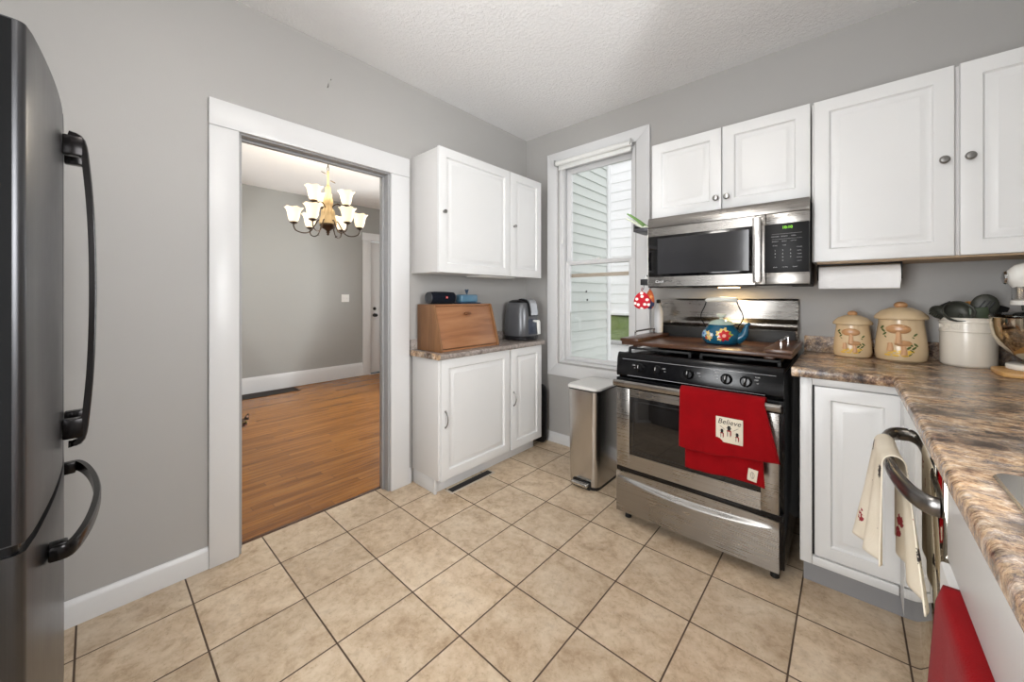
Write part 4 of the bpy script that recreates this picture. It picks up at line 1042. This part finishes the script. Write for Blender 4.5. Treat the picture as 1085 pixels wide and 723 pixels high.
# ---- cream towel over dishwasher handle
ct = thing('dish_towel', 'cream winter-print dish towel draped over the dishwasher handle', 'towel', (2.295, -1.2, .85))
lm = None
def creamcloth(name):
    m, nt, b, o = nm(name); T = NT(nt)
    v = T.obj(); n = T.noise(v, 14, 4)
    vo = T.n('ShaderNodeTexVoronoi'); vo.inputs['Scale'].default_value = 13; T.l(v, vo.inputs['Vector'])
    sepc = T.n('ShaderNodeSeparateColor'); T.l(vo.outputs['Color'], sepc.inputs[0])
    n2 = T.noise(v, 90, 3)
    d = T.math('ADD', vo.outputs['Distance'], T.math('MULTIPLY', T.math('SUBTRACT', n2.outputs['Fac'], .5), .5))
    msk = T.math('MULTIPLY', T.math('LESS_THAN', d, .22), T.math('GREATER_THAN', sepc.outputs[1], .35))
    tint = T.mix(T.math('GREATER_THAN', sepc.outputs[0], .55), S(150, 40, 48), S(52, 44, 42))
    base = T.mix(n.outputs['Fac'], S(236, 228, 212), S(218, 206, 184))
    T.l(T.mix(msk, base, tint), b.inputs['Base Color']); b.inputs['Roughness'].default_value = .9
    n3 = T.noise(v, 350, 2); T.bump(n3.outputs['Fac'], .4, .002, b); return m
crm = creamcloth('cream_printed_cotton')
def drape(u, v):
    # u along the handle (-y), v from back hem, over the bar, to front hem
    y = -1.03-.20*u
    hx_ = 2.2965+.012*((u-.25)/.75)**2*(u > .25)*.6
    r = .0225; back = .27; Lf = .30-.07*u; tot = back+PI*r+Lf; s = v*tot
    if s < back:
        k = 1-s/back; x = hx_+r+.010*k*math.sin(u*16)+.018*k*u; z = hz-back+s; yy = y-.16*k*u
    elif s < back+PI*r:
        a = (s-back)/r; x = hx_+r*math.cos(a); z = hz+r*math.sin(a)*1.1; yy = y
    else:
        k = (s-back-PI*r)/Lf; x = hx_-r-.050*k*(1-.85*u)+.010*math.sin(u*15+1)*k; z = hz-(s-back-PI*r); yy = y+.04*k*(1-u)-.09*k*u
    return (x, yy, z)
MB().grid(drape, 60, 80).build('cloth', crm, ct, solid=.003, smooth=80)
# ---- red towel over the sink base door
rt2 = thing('hand_towel', 'red towel hanging over the sink cabinet door at the bottom right edge', 'towel', (2.345, -1.9, .73))
def drape2(u, v):
    y = -1.575-.42*u; L = .50; s = v*L
    if s < .030: x = 2.3705-s; z = .7106
    else: x = 2.3415; z = .7106-(s-.030)
    k = max(0, (s-.030))/L
    x -= 0 if s < .03 else min(1, (s-.03)/.02)*.004+.022*k*(1-u)**2+.008*k*abs(math.sin(u*10+.6))
    y += .03*k*(1-u)
    zz = z-.014*max(0, 1-u/.12)**2*(1 if s > .03 else 0)
    return (x, y, zz)
MB().grid(drape2, 44, 60).build('cloth', M['red'], rt2, solid=.0045, smooth=80)

# ================================================================== LEFT COUNTER ITEMS
LZ = .8898
bb = thing('bread_box', 'brown wooden bread box with slanted front on the left counter', 'bread box', (.15, -.90, LZ))
BY0, BY1 = -1.165, -.645
sidep = [(.012+.012, LZ), (.285, LZ), (.292, LZ+.012), (.205, LZ+.300), (.195, LZ+.305), (.024, LZ+.305)]
def side(y0, y1): return MB().prism(sidep, 'y', y0, y1, .002).build('side_panel', M['breadside'], bb)
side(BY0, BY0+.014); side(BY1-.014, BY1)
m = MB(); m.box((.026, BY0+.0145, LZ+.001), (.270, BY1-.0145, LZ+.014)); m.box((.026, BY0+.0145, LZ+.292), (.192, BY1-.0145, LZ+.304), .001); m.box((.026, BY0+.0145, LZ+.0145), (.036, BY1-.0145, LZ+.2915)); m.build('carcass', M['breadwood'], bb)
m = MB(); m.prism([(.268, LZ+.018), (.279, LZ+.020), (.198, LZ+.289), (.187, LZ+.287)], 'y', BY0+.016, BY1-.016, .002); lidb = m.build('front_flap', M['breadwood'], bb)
m = MB(); nrm = Vector((.257, 0, .081)).normalized(); kc = Vector((.2155, -.90, LZ+.236))
m.cyl(kc, kc+nrm*.012, .008, .008, 12); m.rbox(kc+nrm*.018, (.014, .058, .018), Matrix.Rotation(-.3, 3, 'Y'), .005); m.build('knob', m_wood('dark_knob', S(84, 48, 26), S(120, 76, 44), S(140, 96, 60), 'y'), lidb)
# speaker
SPZ = LZ+.3055
sp_ = thing('bluetooth_speaker', 'dark navy cylindrical speaker on top of the bread box', 'speaker', (.11, -1.03, SPZ))
sm = m_cloth('navy_mesh', S(20, 26, 38), S(14, 18, 28), 900)
m = MB(); yA, yB = -1.145, -.935; cz = SPZ+.042; cxs = .115
prof = []
pts = [(cxs, yA+.010, cz)]+[(cxs, yA+.010+(yB-yA-.020)*i/10, cz) for i in range(1, 11)]
m.tube(pts, [.0395]+[.0405, .0415, .042, .042, .042, .042, .042, .0415, .0405, .0395][:10], 36); m.build('body', sm, sp_)
for y, s in ((yA+.0095, -1), (yB-.0095, 1)):
    MB().lathe([(.039, 0), (.040, .003), (.038, .008), (.032, .0095), (.030, .005), (.001, .005)], (cxs, y, cz), 32, Matrix.Rotation(PI/2 if s < 0 else -PI/2, 3, 'X')).build('end_cap', plain('grey_end_cap', S(70, 72, 76), .35, .4), sp_)
m = MB(); m.box((cxs+.04, -1.028, cz-.004), (cxs+.0435, -1.012, cz+.010), .001); bdg = m.build('badge', plain('orange_red_badge', S(226, 60, 50), .4), sp_)
m = MB(); put_text(m, 'JBL', .008, (cxs+.0438, -1.020, cz+.003), Matrix.Rotation(PI/2, 4, 'Z') @ FACE, .0002); m.build('badge_lettering', M['white_plastic'], bdg)
m = MB(); m.box((cxs-.015, yA+.02, SPZ+.0001), (cxs+.015, yB-.02, SPZ+.0035), .001); m.build('foot', blk, sp_)
# butter dish
bt = thing('butter_dish', 'blue ceramic butter dish with knob on the bread box', 'butter dish', (.10, -.80, SPZ))
bl = plain('blue_stoneware', S(84, 124, 148), .3, coat=.3); bld = plain('dark_blue_stoneware', S(40, 66, 90), .3, coat=.3)
MB().box((.055, -.897, SPZ+.0002), (.155, -.705, SPZ+.009), .004).build('plate', bld, bt)
l_ = MB().box((.070, -.882, SPZ+.0094), (.142, -.722, SPZ+.066), .012, 3).build('lid', bl, bt)
m = MB(); m.cyl((.106, -.802, SPZ+.0658), (.106, -.802, SPZ+.076), .007, .006, 14)
m.ball((.106, -.802, SPZ+.088), .013, 16, (.8, 1, 1)); m.ball((.106, -.813, SPZ+.099), .006, 10); m.ball((.106, -.791, SPZ+.099), .006, 10); m.build('knob', bld, l_)
# air fryer
af = thing('air_fryer', 'dark grey air fryer with silver front on the left counter', 'air fryer', (.17, -.245, LZ))
FX, FY = .150, -.245
afm = plain('gunmetal_plastic', S(96, 97, 100), .28, .3); afd = plain('black_plastic', S(24, 24, 27), .25)
def oval(mb, prof, ex=1.05, n=48):
    rings = []
    for r, z in prof:
        ring = []
        for i in range(n):
            a = 2*PI*i/n; c_, s_ = math.cos(a), math.sin(a)
            k = (abs(c_)**2.6+abs(s_)**2.6)**(-1/2.6)
            ring.append((FX+r*ex*c_*k, FY+r*s_*k, LZ+z))
        rings.append(ring)
    mb.loops(rings)
m = MB(); oval(m, [(.118, .0), (.126, .006), (.128, .03), (.124, .036)]); m.build('base_ring', afd, af)
m = MB(); oval(m, [(.123, .0365), (.128, .06), (.128, .12), (.122, .20), (.113, .27), (.106, .297), (.098, .308)]); m.build('housing', afm, af)
m = MB(); oval(m, [(.0975, .3082), (.092, .318), (.070, .329), (.03, .333), (.001, .333)]); m.build('lid_top', afd, af)
def arch_strip(w, t0, t1, off):
    # strip from lid over the front (towards +x) down
    pts = [(.02, .336), (.06, .335), (.095, .325), (.118, .300), (.130, .255), (.136, .200)]
    p = smooth_path([(FX+a+off, FY, LZ+b+off*.6) for a, b in pts], 5)
    rings = []
    for q in p: rings.append([(q.x, FY-w, q.z), (q.x, FY+w, q.z), (q.x-.012, FY+w, q.z-.006), (q.x-.012, FY-w, q.z-.006)])
    m = MB(); m.loops(rings); return m
arch_strip(.052, 0, 1, .004).build('front_hood', afd, af)
arch_strip(.040, 0, 1, .010).build('control_display', plain('silver_display', S(176, 178, 182), .2, .6), af)
m = MB(); m.box((FX+.118, FY-.058, LZ+.05), (FX+.139, FY+.058, LZ+.175), .010); m.build('basket_front', plain('slate_basket', S(78, 84, 98), .2, .3), af)
m = MB(); m.prism([(FX+.139, LZ+.168), (FX+.182, LZ+.168), (FX+.192, LZ+.155), (FX+.196, LZ+.055), (FX+.186, LZ+.052), (FX+.176, LZ+.150), (FX+.139, LZ+.152)], 'y', FY-.016, FY+.016, .004); m.build('basket_handle', M['white_plastic'], af)
# black folding tray leaning between cabinet and wall
fs = thing('serving_tray', 'black tray standing upright between the base cabinet and window wall', 'tray', (.14, -.05, 0))
m = MB()
pts = [(a, b) for a, b, _ in rrect(.030, .292, .002, .500, .055, 0, 8)]
m.prism(pts, 'y', -.095, -.070, .008); m.build('panel', plain('black_plastic_tray', S(22, 22, 23), .4, bump=(60, .1, .002)), fs)
m = MB(); m.tube([(.262, -.1, .40), (.272, -.115, .38), (.272, -.115, .18), (.262, -.1, .16)], .006, 8); m.build('handle', blk, fs)
# floor register at the toe kick
fr_ = thing('floor_register', 'beige metal floor register in front of the left toe kick', 'vent', (.29, -.92, 0))
m = MB(); m.box((.268, -1.12, .0004), (.335, -.735, .004), .001); m.build('frame', plain('beige_register', S(196, 186, 172), .4), fr_)
m = MB(); m.box((.272, -1.105, .0041), (.322, -.75, .0048)); m.build('grille', M['blackm'], fr_)
# trash can
tc_ = thing('trash_can', 'stainless steel step trash can with white lid left of the stove', 'trash can', (.915, -.36, 0))
def tr(r0, x0, x1, y0, y1, z): return rrect(x0, x1, y0, y1, r0, z, 6)
X0, X1, Y0, Y1 = .795, 1.015, -.505, -.205
m = MB(); m.loops([tr(.045, X0, X1, Y0, Y1, .022), tr(.045, X0-.001, X1+.001, Y0-.001, Y1+.001, .03), tr(.045, X0-.008, X1+.008, Y0-.008, Y1+.008, .632)]); m.build('body', M['steelz'], tc_)
m = MB(); m.loops([tr(.04, X0+.004, X1-.004, Y0+.004, Y1-.004, .0005), tr(.045, X0+.002, X1-.002, Y0+.002, Y1-.002, .0218)]); m.build('base', M['blackm'], tc_)
m = MB(); m.loops([tr(.045, X0-.008, X1+.008, Y0-.008, Y1+.008, .6325), tr(.045, X0-.008, X1+.008, Y0-.008, Y1+.008, .6415)]); m.build('rim', M['blackm'], tc_)
m = MB(); m.loops([tr(.045, X0-.012, X1+.012, Y0-.012, Y1+.008, .642), tr(.045, X0-.012, X1+.012, Y0-.012, Y1+.008, .655), tr(.04, X0-.004, X1+.004, Y0-.004, Y1, .661), tr(.03, X0+.02, X1-.02, Y0+.02, Y1-.02, .6615)]); m.build('lid', plain('pale_lid', S(226, 224, 220), .35, 0), tc_)
m = MB(); m.box((.845, -.548, .022), (.965, -.507, .045), .008, 3); m.build('pedal', M['steelflat'], tc_)
m = MB(); m.box((.84, -.515, .0006), (.97, -.5095, .05), .002); m.build('pedal_surround', M['blackm'], tc_)

# ================================================================== REFRIGERATOR
fg = thing('refrigerator', 'black stainless refrigerator with curved doors at the left edge', 'refrigerator', (.505, -3.1, 0))
MB().box((.035, -3.44, .02), (.985, -2.760, 1.745), .004).build('body', M['fridgebody'], fg)
FC = .512
def fy(x): return -2.658-.029*((x-FC)/.5)**2
def doorpoly(x0, x1, n=18):
    pts = [(x0, -2.757), (x1, -2.757)]
    rr = .016
    for i in range(5):
        a = -i/4*PI/2; 
        pts.append((x1-rr+rr*math.cos(-a if 0 else PI/2*i/4), fy(x1)-rr+rr*math.sin(PI/2*i/4)))
    for i in range(1, n): x = x1-rr-(x1-x0-2*rr)*i/n; pts.append((x, fy(x)))
    for i in range(5): pts.append((x0+rr-rr*math.sin(PI/2*i/4), fy(x0)-rr+rr*math.cos(PI/2*i/4)))
    return pts
for x0, x1 in ((.506+.003, 1.008), (.018, .506-.001)):
    d = MB().prism(doorpoly(x0, x1), 'z', .765, 1.775).build('door', M['fridge'], fg, smooth=25)
    near = x0 > .4
    if near: MB().box((1.0082, -2.7565, .768), (1.0095, -2.703, 1.772)).build('door_side', M['fridgebody'], d)
    hx = .565 if near else .450
    m = MB()
    hy0 = fy(hx)
    path = [(hx, hy0+.012, 1.70), (hx, hy0+.036, 1.685), (hx, hy0+.046, 1.60), (hx, hy0+.054, 1.45), (hx, hy0+.057, 1.27), (hx, hy0+.054, 1.08), (hx, hy0+.046, .93), (hx, hy0+.036, .84), (hx, hy0+.012, .83)]
    path = smooth_path(path, 4); rings = []
    for i, p in enumerate(path):
        a = path[max(0, i-1)]; b = path[min(len(path)-1, i+1)]; t = (b-a).normalized(); nn = Vector((0, t.z, -t.y))
        if nn.y < 0: nn = -nn
        hw, ht = .013, .0075
        rings.append([p+Vector((sx*hw, 0, 0))+nn*sy*ht for sx, sy in ((-1, -1), (1, -1), (1, .6), (.6, 1), (-.6, 1), (-1, .6))])
    m.loops(rings)
    for z in (1.640, .845): m.box((hx-.014, hy0+.001, z), (hx+.014, hy0+.040, z+.055), .004)
    m.build('handle', M['dark_handle'], d)
MB().prism(doorpoly(.018, 1.008), 'z', .10, .745).build('freezer_drawer', M['fridge'], fg, smooth=25)
MB().prism([(p[0], p[1]-.008) for p in doorpoly(.022, 1.004)][2:]+[(.022, -2.757), (1.004, -2.757)], 'z', .7455, .7645).build('drawer_gap', M['black'], fg)
m = MB(); rings = []
path = [(.175, .006), (.180, .035), (.26, .052), (.38, .062), (.512, .066), (.64, .062), (.76, .052), (.84, .035), (.845, .006)]
P3 = smooth_path([(x, fy(x)+d, .655) for x, d in path], 5)
for i, p in enumerate(P3):
    a = P3[max(0, i-1)]; b = P3[min(len(P3)-1, i+1)]; t = (b-a).normalized(); nn = Vector((-t.y, t.x, 0))
    rings.append([p+Vector((0, 0, sz*.016))+nn*sy*.0075 for sz, sy in ((-1, -1), (1, -1), (1, .6), (.6, 1), (-.6, 1), (-1, .6))])
m.loops(rings)
for x in (.178, .815): m.box((x, fy(x+.015)+.001, .636), (x+.03, fy(x+.015)+.030, .674), .004)
m.build('freezer_handle', M['dark_handle'], fg)
m = MB(); m.box((.90, -2.84, 1.7455), (1.0, -2.7575, 1.80), .006); m.box((.035, -2.83, 1.7455), (.12, -2.70, 1.765), .003); m.build('hinge_cover', M['blackm'], fg)
MB().box((.05, -2.80, .0005), (.97, -2.72, .095), .003).build('kick_grille', M['blackm'], fg)
# nails on wall
nl = MB().cyl((.0005, -1.733, 2.424), (.012, -1.733, 2.428), .002, seg=8); nl.tube([(.012, -1.733, 2.428), (.014, -1.733, 2.442)], .002, 6)
settag(nl.build('picture_nail', M['knob'], loc=(0, -1.733, 2.424)), 'bent metal picture nail in the grey wall above the doorway', 'nail')
nl = MB().cyl((.0005, -1.715, 2.475), (.006, -1.715, 2.476), .0025, seg=8)
settag(nl.build('wall_anchor', M['knob'], loc=(0, -1.715, 2.475)), 'tiny screw in the grey wall above the picture nail', 'screw')
# added kitchen ceiling lamp, out of view; low bowl shaped to brighten the ceiling
cl = thing('unseen_ceiling_light', 'added round glass bowl light, out of view, brightening the kitchen ceiling', 'light', (1.50, -2.25, H))
m = MB(); m.lathe([(.075, -.001), (.078, -.012), (.06, -.024), (.014, -.032), (.012, -.19), (.03, -.20)], (1.50, -2.25, H), 32); m.build('stem', M['chrome'], cl)
lens = plain('frosted_lamp_glass', S(250, 246, 238), .5, emit=((1, .965, .92, 1), 14.0))
MB().lathe([(.20, -.15), (.195, -.152), (.188, -.175), (.165, -.205), (.12, -.232), (.05, -.245), (.001, -.247)], (1.50, -2.25, H), 40).build('lamp_shade', lens, cl)

# ================================================================== DINING ROOM
# front door
d1 = thing('door_1', None, None, (0, 0, 0), kind='structure')
m = MB(); m.box((fw+.0005, .210, 0.0), (fw+.022, .334, 2.15), .004); m.box((fw+.0005, 1.181, 0), (fw+.022, 1.30, 2.15), .004); m.box((fw+.0005, .200, 2.1505), (fw+.026, 1.31, 2.27), .004); m.build('door_casing', M['trim'], d1)
DY0, DY1 = .350, 1.165
m = MB(); x0, x1 = fw-.06, fw-.018
gy0, gy1, gz0, gz1 = .52, .995, 1.02, 1.88
for lo2, hi2 in (((x0, DY0, .02), (x1, gy0, 2.14)), ((x0, gy1, .02), (x1, DY1, 2.14)), ((x0, gy0, .02), (x1, gy1, gz0)), ((x0, gy0, gz1), (x1, gy1, 2.14))): m.box(lo2, hi2, .001)
m.box((x1, gy0-.03, gz0-.03), (x1+.008, gy0, gz1+.03), .002); m.box((x1, gy1, gz0-.03), (x1+.008, gy1+.03, gz1+.03), .002); m.box((x1, gy0, gz1), (x1+.008, gy1, gz1+.03), .002); m.box((x1, gy0, gz0-.03), (x1+.008, gy1, gz0), .002)
m.build('door_slab', M['trim'], d1)
MB().box((fw-.042, gy0, gz0), (fw-.038, gy1, gz1)).build('pane', M['clearglass'], d1)
m = MB()
def came(a, b): m.tube([(fw-.036, a[0], a[1]), (fw-.036, b[0], b[1])], .006, 6)
cy = (gy0+gy1)/2
n = 4
for i in range(n):
    za, zb = gz0+(gz1-gz0)*i/n, gz0+(gz1-gz0)*(i+1)/n
    came((gy0, (za+zb)/2), (cy, za)); came((gy0, (za+zb)/2), (cy, zb)); came((gy1, (za+zb)/2), (cy, za)); came((gy1, (za+zb)/2), (cy, zb))
    came((gy0+.08, (za+zb)/2), (gy0, za)); came((gy0+.08, (za+zb)/2), (gy0, zb))
m.build('leaded_came', plain('lead_came', S(60, 62, 64), .5, .5), d1)
for z, r in ((.95, .030), (1.055, .026)):
    m = MB(); m.lathe([(r, 0), (r, .006), (r*.45, .010), (r*.4, .03), (r*.95, .042), (r*.9, .058), (.001, .062)] if z < 1 else [(r, 0), (r, .010), (r*.7, .016), (.001, .017)], (x1+.0003, .418, z), 20, Matrix.Rotation(PI/2, 3, 'Y')); m.build('door_knob', M['blackm'], d1)
MB().box((fw-.01, DY0, .0), (fw-.004, DY1, .018)).build('door_sweep', M['blackm'], d1)
struct(MB().box((-5.2, .1, -.2), (-3.71, 1.5, -.004)), 'porch_floor', plain('porch_boards', S(150, 150, 148), .7))
# switch plate
sw = thing('light_switch', 'white double switch plate on the grey dining wall', 'light switch', (fw, -.06, 1.225))
MB().box((fw+.0006, -.118, 1.168), (fw+.006, -.002, 1.284), .002).build('plate', M['white_plastic'], sw)
for y in (-.083, -.037): MB().box((fw+.0062, y-.006, 1.212), (fw+.014, y+.006, 1.236), .002).build('toggle', M['white_plastic'], sw)
# floor vent dining
fv = thing('floor_register', 'long dark brown floor register by the dining baseboard', 'vent', (-3.46, -1.15, 0))
m = MB(); vx0, vx1, vy0, vy1 = -3.575, -3.30, -1.62, -.775; z0, z1 = -.0035, .002
m.box((vx0, vy0, z0), (vx1, vy0+.02, z1)); m.box((vx0, vy1-.02, z0), (vx1, vy1, z1)); m.box((vx0, vy0+.02, z0), (vx0+.02, vy1-.02, z1)); m.box((vx1-.02, vy0+.02, z0), (vx1, vy1-.02, z1))
for i in range(32): y = vy0+.03+(vy1-vy0-.06)*i/31; m.box((vx0+.02, y-.003, z0), (vx1-.02, y+.003, z1))
m.build('grille', plain('dark_bronze', S(62, 44, 30), .45, .5), fv)
MB().box((vx0+.02, vy0+.02, -.00355), (vx1-.02, vy1-.02, -.0032)).build('duct_dark', M['blackm'], fv)

# chandelier
HX, HY = -1.60, -1.10
ch = thing('chandelier', 'nine-light bronze and cream leaf chandelier hanging in the dining room', 'chandelier', (HX, HY, H+.02))
bronze = plain('bronze', S(74, 60, 48), .38, .75); cream = plain('carved_cream_gold', S(206, 180, 136), .5, .1, bump=(60, .3, .003))
shade = plain('lit_cream_glass', S(238, 222, 192), .5, emit=((1, .84, .60, 1), .58))
bulbm = plain('bulb', S(255, 236, 200), .5, emit=((1, .86, .62, 1), 2.2))
# canopy + chain
CZ = 1.93
MB().lathe([(.065, 0), (.062, -.012), (.030, -.03), (.008, -.036)], (HX, HY, H+.0195), 24).build('canopy', bronze, ch)
m = MB(); z = H-.02; i = 0
while z > 2.47:
    R_ = Matrix.Rotation(PI/2*(i % 2), 3, 'Z')
    m.tube([Vector((HX, HY, z))+R_ @ Vector((.009*math.sin(a), 0, .019*math.cos(a))) for a in [2*PI*k/12 for k in range(13)]], .0028, 6); z -= .031; i += 1
m.build('chain', bronze, ch)
m = MB(); m.lathe([(.008, 2.47), (.010, 2.46), (.009, 2.34), (.016, 2.32), (.026, 2.30), (.024, 2.27), (.034, 2.22), (.045, 2.16), (.034, 2.12), (.058, 2.04), (.072, 1.985), (.076, 1.955), (.060, 1.948)], (HX, HY, 0), 24, None, lambda a, r, z: (r*(1+.10*math.cos(8*a)), z)); m.build('column', cream, ch)
m = MB(); m.lathe([(.070, 1.9475), (.074, 1.938), (.060, 1.915), (.032, 1.90), (.014, 1.885), (.018, 1.872), (.010, 1.862), (.013, 1.850), (.001, 1.842)], (HX, HY, 0), 24); m.build('finial', bronze, ch)
m = MB()
for k in range(10):
    a = 2*PI*k/10
    m.ball((HX+.052*math.cos(a), HY+.052*math.sin(a), 2.05), .03, 10, (.35, .5, 1.5), Matrix.Rotation(a, 3, 'Z'))
    m.ball((HX+.036*math.cos(a+.3), HY+.036*math.sin(a+.3), 2.17), .026, 10, (.35, .5, 1.5), Matrix.Rotation(a+.3, 3, 'Z'))
m.build('acanthus_leaves', cream, ch)
def leaf(mb, p, q, s): mb.ball(p, s, 10, (1, .45, .12), q)
m = MB(); leaf(m, Vector((HX+.01, HY-.04, 2.44)), Matrix.Rotation(1.2, 3, 'Z') @ Matrix.Rotation(.4, 3, 'Y'), .030); leaf(m, Vector((HX, HY+.045, 2.375)), Matrix.Rotation(-1.5, 3, 'Z') @ Matrix.Rotation(-.3, 3, 'Y'), .028); m.build('stem_leaves', bronze, ch)
def arm(ang, R, zatt, zlow, ztop, up):
    ca, sa = math.cos(ang), math.sin(ang)
    P = lambda r, z: (HX+ca*r, HY+sa*r, z)
    m = MB()
    if up: pth = [P(.02, zatt), P(.06, zatt+.05), P(.10, zatt+.075), P(R-.03, zatt+.06), P(R, zatt+.03), P(R, ztop)] if 0 else [P(.025, zatt), P(.05, zatt+.045), P(.09, zatt+.06), P(R-.02, zatt+.03), P(R, zatt+.035), P(R, ztop)]
    else: pth = [P(.045, zatt), P(.08, zatt+.03), P(.11, zatt-.02), P(.15, zlow+.02), P(R*.72, zlow), P(R*.93, zlow+.018), P(R, zlow+.055), P(R, ztop)]
    m.tube(smooth_path(pth, 5), .0055, 8)
    m.ball(Vector(P(R*.6, zlow+.006 if not up else zatt+.06)), .024, 10, (1, .4, .12), Matrix.Rotation(ang+.8, 3, 'Z') @ Matrix.Rotation(.3, 3, 'Y'))
    a_ = m.build('arm', bronze, ch)
    MB().lathe([(.010, ztop-.01), (.030, ztop), (.034, ztop+.010), (.022, ztop+.014)], P(R, 0), 20).build('cup', bronze, a_)
    def flut(a, r, z):
        k = max(0, (z-ztop-.08)/.08); return r*(1+.06*k*math.cos(6*a)), z+.006*k*math.cos(6*a)
    m = MB(); rings_prof = [(.028, ztop+.014), (.040, ztop+.030), (.047, ztop+.060), (.052, ztop+.095), (.060, ztop+.122), (.076, ztop+.142)]
    seg = 30
    rings = []
    for r, z in rings_prof:
        rings.append([(HX+ca*R+flut(2*PI*i/seg, r, z)[0]*math.cos(2*PI*i/seg), HY+sa*R+flut(2*PI*i/seg, r, z)[0]*math.sin(2*PI*i/seg), flut(2*PI*i/seg, r, z)[1]) for i in range(seg)])
    m.loops(rings, cap0=True, cap1=False); m.build('lamp_shade', shade, a_, solid=.003)
    MB().ball(P(R, ztop+.06), .022, 12, (1, 1, 1.3)).build('bulb', bulbm, a_)
va = math.atan2(CAM[1]-HY, CAM[0]-HX)      # direction towards camera
for k in range(6): arm(va+PI/6+.08+k*PI/3, .285, 1.955, 1.85, 1.935, False)
for k in range(3): arm(va-PI/3+.25+k*2*PI/3, .165, 2.09, 2.09, 2.135, True)
l = bpy.data.lights.new('chandelier_glow', 'POINT'); l.energy = 14; l.color = (1, .90, .74); l.shadow_soft_size = .25
lo_ = bpy.data.objects.new('chandelier_glow', l); C.objects.link(lo_); lo_.location = (HX, HY, 2.32)

# ---- cat peeking from behind the doorway: one continuous skinned body
def tabby():
    m, nt, b, o = nm('brown_tabby_fur'); T = NT(nt)
    v = T.obj(); wv = T.n('ShaderNodeTexWave'); wv.inputs['Scale'].default_value = 14; wv.inputs['Distortion'].default_value = 7; wv.inputs['Detail'].default_value = 3; T.l(v, wv.inputs['Vector'])
    n = T.noise(v, 60, 4); n2 = T.noise(v, 400, 2)
    c = T.ramp(wv.outputs['Fac'], [(.3, S(42, 30, 22)), (.55, S(96, 70, 48)), (.8, S(138, 106, 76))]); c = T.mix(T.math('MULTIPLY', n.outputs['Fac'], .6), c, S(60, 42, 30))
    T.l(c, b.inputs['Base Color']); b.inputs['Roughness'].default_value = .95; T.bump(n2.outputs['Fac'], .6, .004, b); return m
fur = tabby()
CX0, CY0 = -1.50, -1.806
cat = thing('cat', 'brown tabby cat peeking past the left side of the doorway', 'cat', (CX0, CY0-.2, -.004))
J = [  # x,y,z,r in world (cat walks toward +y, head turned toward the camera)
    (CX0, CY0-.36, .20, .062),      # 0 pelvis
    (CX0, CY0-.24, .195, .066), (CX0, CY0-.12, .20, .062), (CX0+.01, CY0-.05, .215, .042), (CX0+.03, CY0-.01, .232, .040), (CX0+.062, CY0+.002, .226, .027), (CX0+.082, CY0+.004, .218, .016),
    (CX0-.035, CY0-.38, .13, .034), (CX0-.035, CY0-.41, .07, .018), (CX0-.035, CY0-.385, .018, .014), (CX0-.035, CY0-.35, .010, .013),
    (CX0+.035, CY0-.36, .13, .034), (CX0+.035, CY0-.39, .07, .018), (CX0+.035, CY0-.365, .018, .014), (CX0+.035, CY0-.33, .010, .013),
    (CX0-.032, CY0-.12, .12, .026), (CX0-.032, CY0-.13, .06, .016), (CX0-.032, CY0-.115, .012, .013),
    (CX0+.032, CY0-.10, .12, .026), (CX0+.032, CY0-.11, .06, .016), (CX0+.032, CY0-.095, .012, .013),
    (CX0, CY0-.44, .21, .020), (CX0, CY0-.52, .25, .015), (CX0, CY0-.58, .33, .013), (CX0, CY0-.60, .40, .010)]
E_ = [(0, 1), (1, 2), (2, 3), (3, 4), (4, 5), (5, 6), (0, 7), (7, 8), (8, 9), (9, 10), (0, 11), (11, 12), (12, 13), (13, 14), (2, 15), (15, 16), (16, 17), (2, 18), (18, 19), (19, 20), (0, 21), (21, 22), (22, 23), (23, 24)]
me = bpy.data.meshes.new('body'); Mi = RM[cat].inverted()
me.from_pydata([tuple(Mi @ Vector(j[:3])) for j in J], E_, []); me.update()
cb = bpy.data.objects.new('body', me); C.objects.link(cb); cb.parent = cat; me.materials.append(fur)
sk_ = cb.modifiers.new('skin', 'SKIN'); sk_.use_smooth_shade = True
for i, j in enumerate(J): me.skin_vertices[0].data[i].radius = (j[3], j[3])
me.skin_vertices[0].data[0].use_root = True
sb_ = cb.modifiers.new('sub', 'SUBSURF'); sb_.levels = 2; sb_.render_levels = 2
hc = Vector((CX0+.04, CY0-.004, .240))
for s in (-1, 1):
    m = MB(); bse = hc+Vector((-.004, s*.026, .022)); q = Matrix.Rotation(s*-.35, 3, 'X')
    rings = [[bse+q @ Vector((math.cos(a)*.012*k, math.sin(a)*.018*k, zz)) for a in [2*PI*i/12 for i in range(12)]] for k, zz in ((1.1, -.012), (1, 0), (.62, .018), (.1, .037))]
    m.loops(rings); e_ = m.build('ear', fur, cat)
    m = MB(); m.ball(bse+q @ Vector((.007, 0, .010)), .010, 10, (.4, .8, 1.2), q); m.build('inner_ear', plain('pink_ear', S(200, 160, 140), .8), e_)
    m = MB(); m.ball(hc+Vector((.036, s*.015, .002)), .0075, 12); m.build('eye', plain('amber_eye', S(120, 110, 40), .1), cat)
MB().ball(hc+Vector((.056, .006, -.020)), .006, 10, (1, 1.2, .8)).build('nose', plain('pink_nose', S(150, 90, 80), .5), cat)
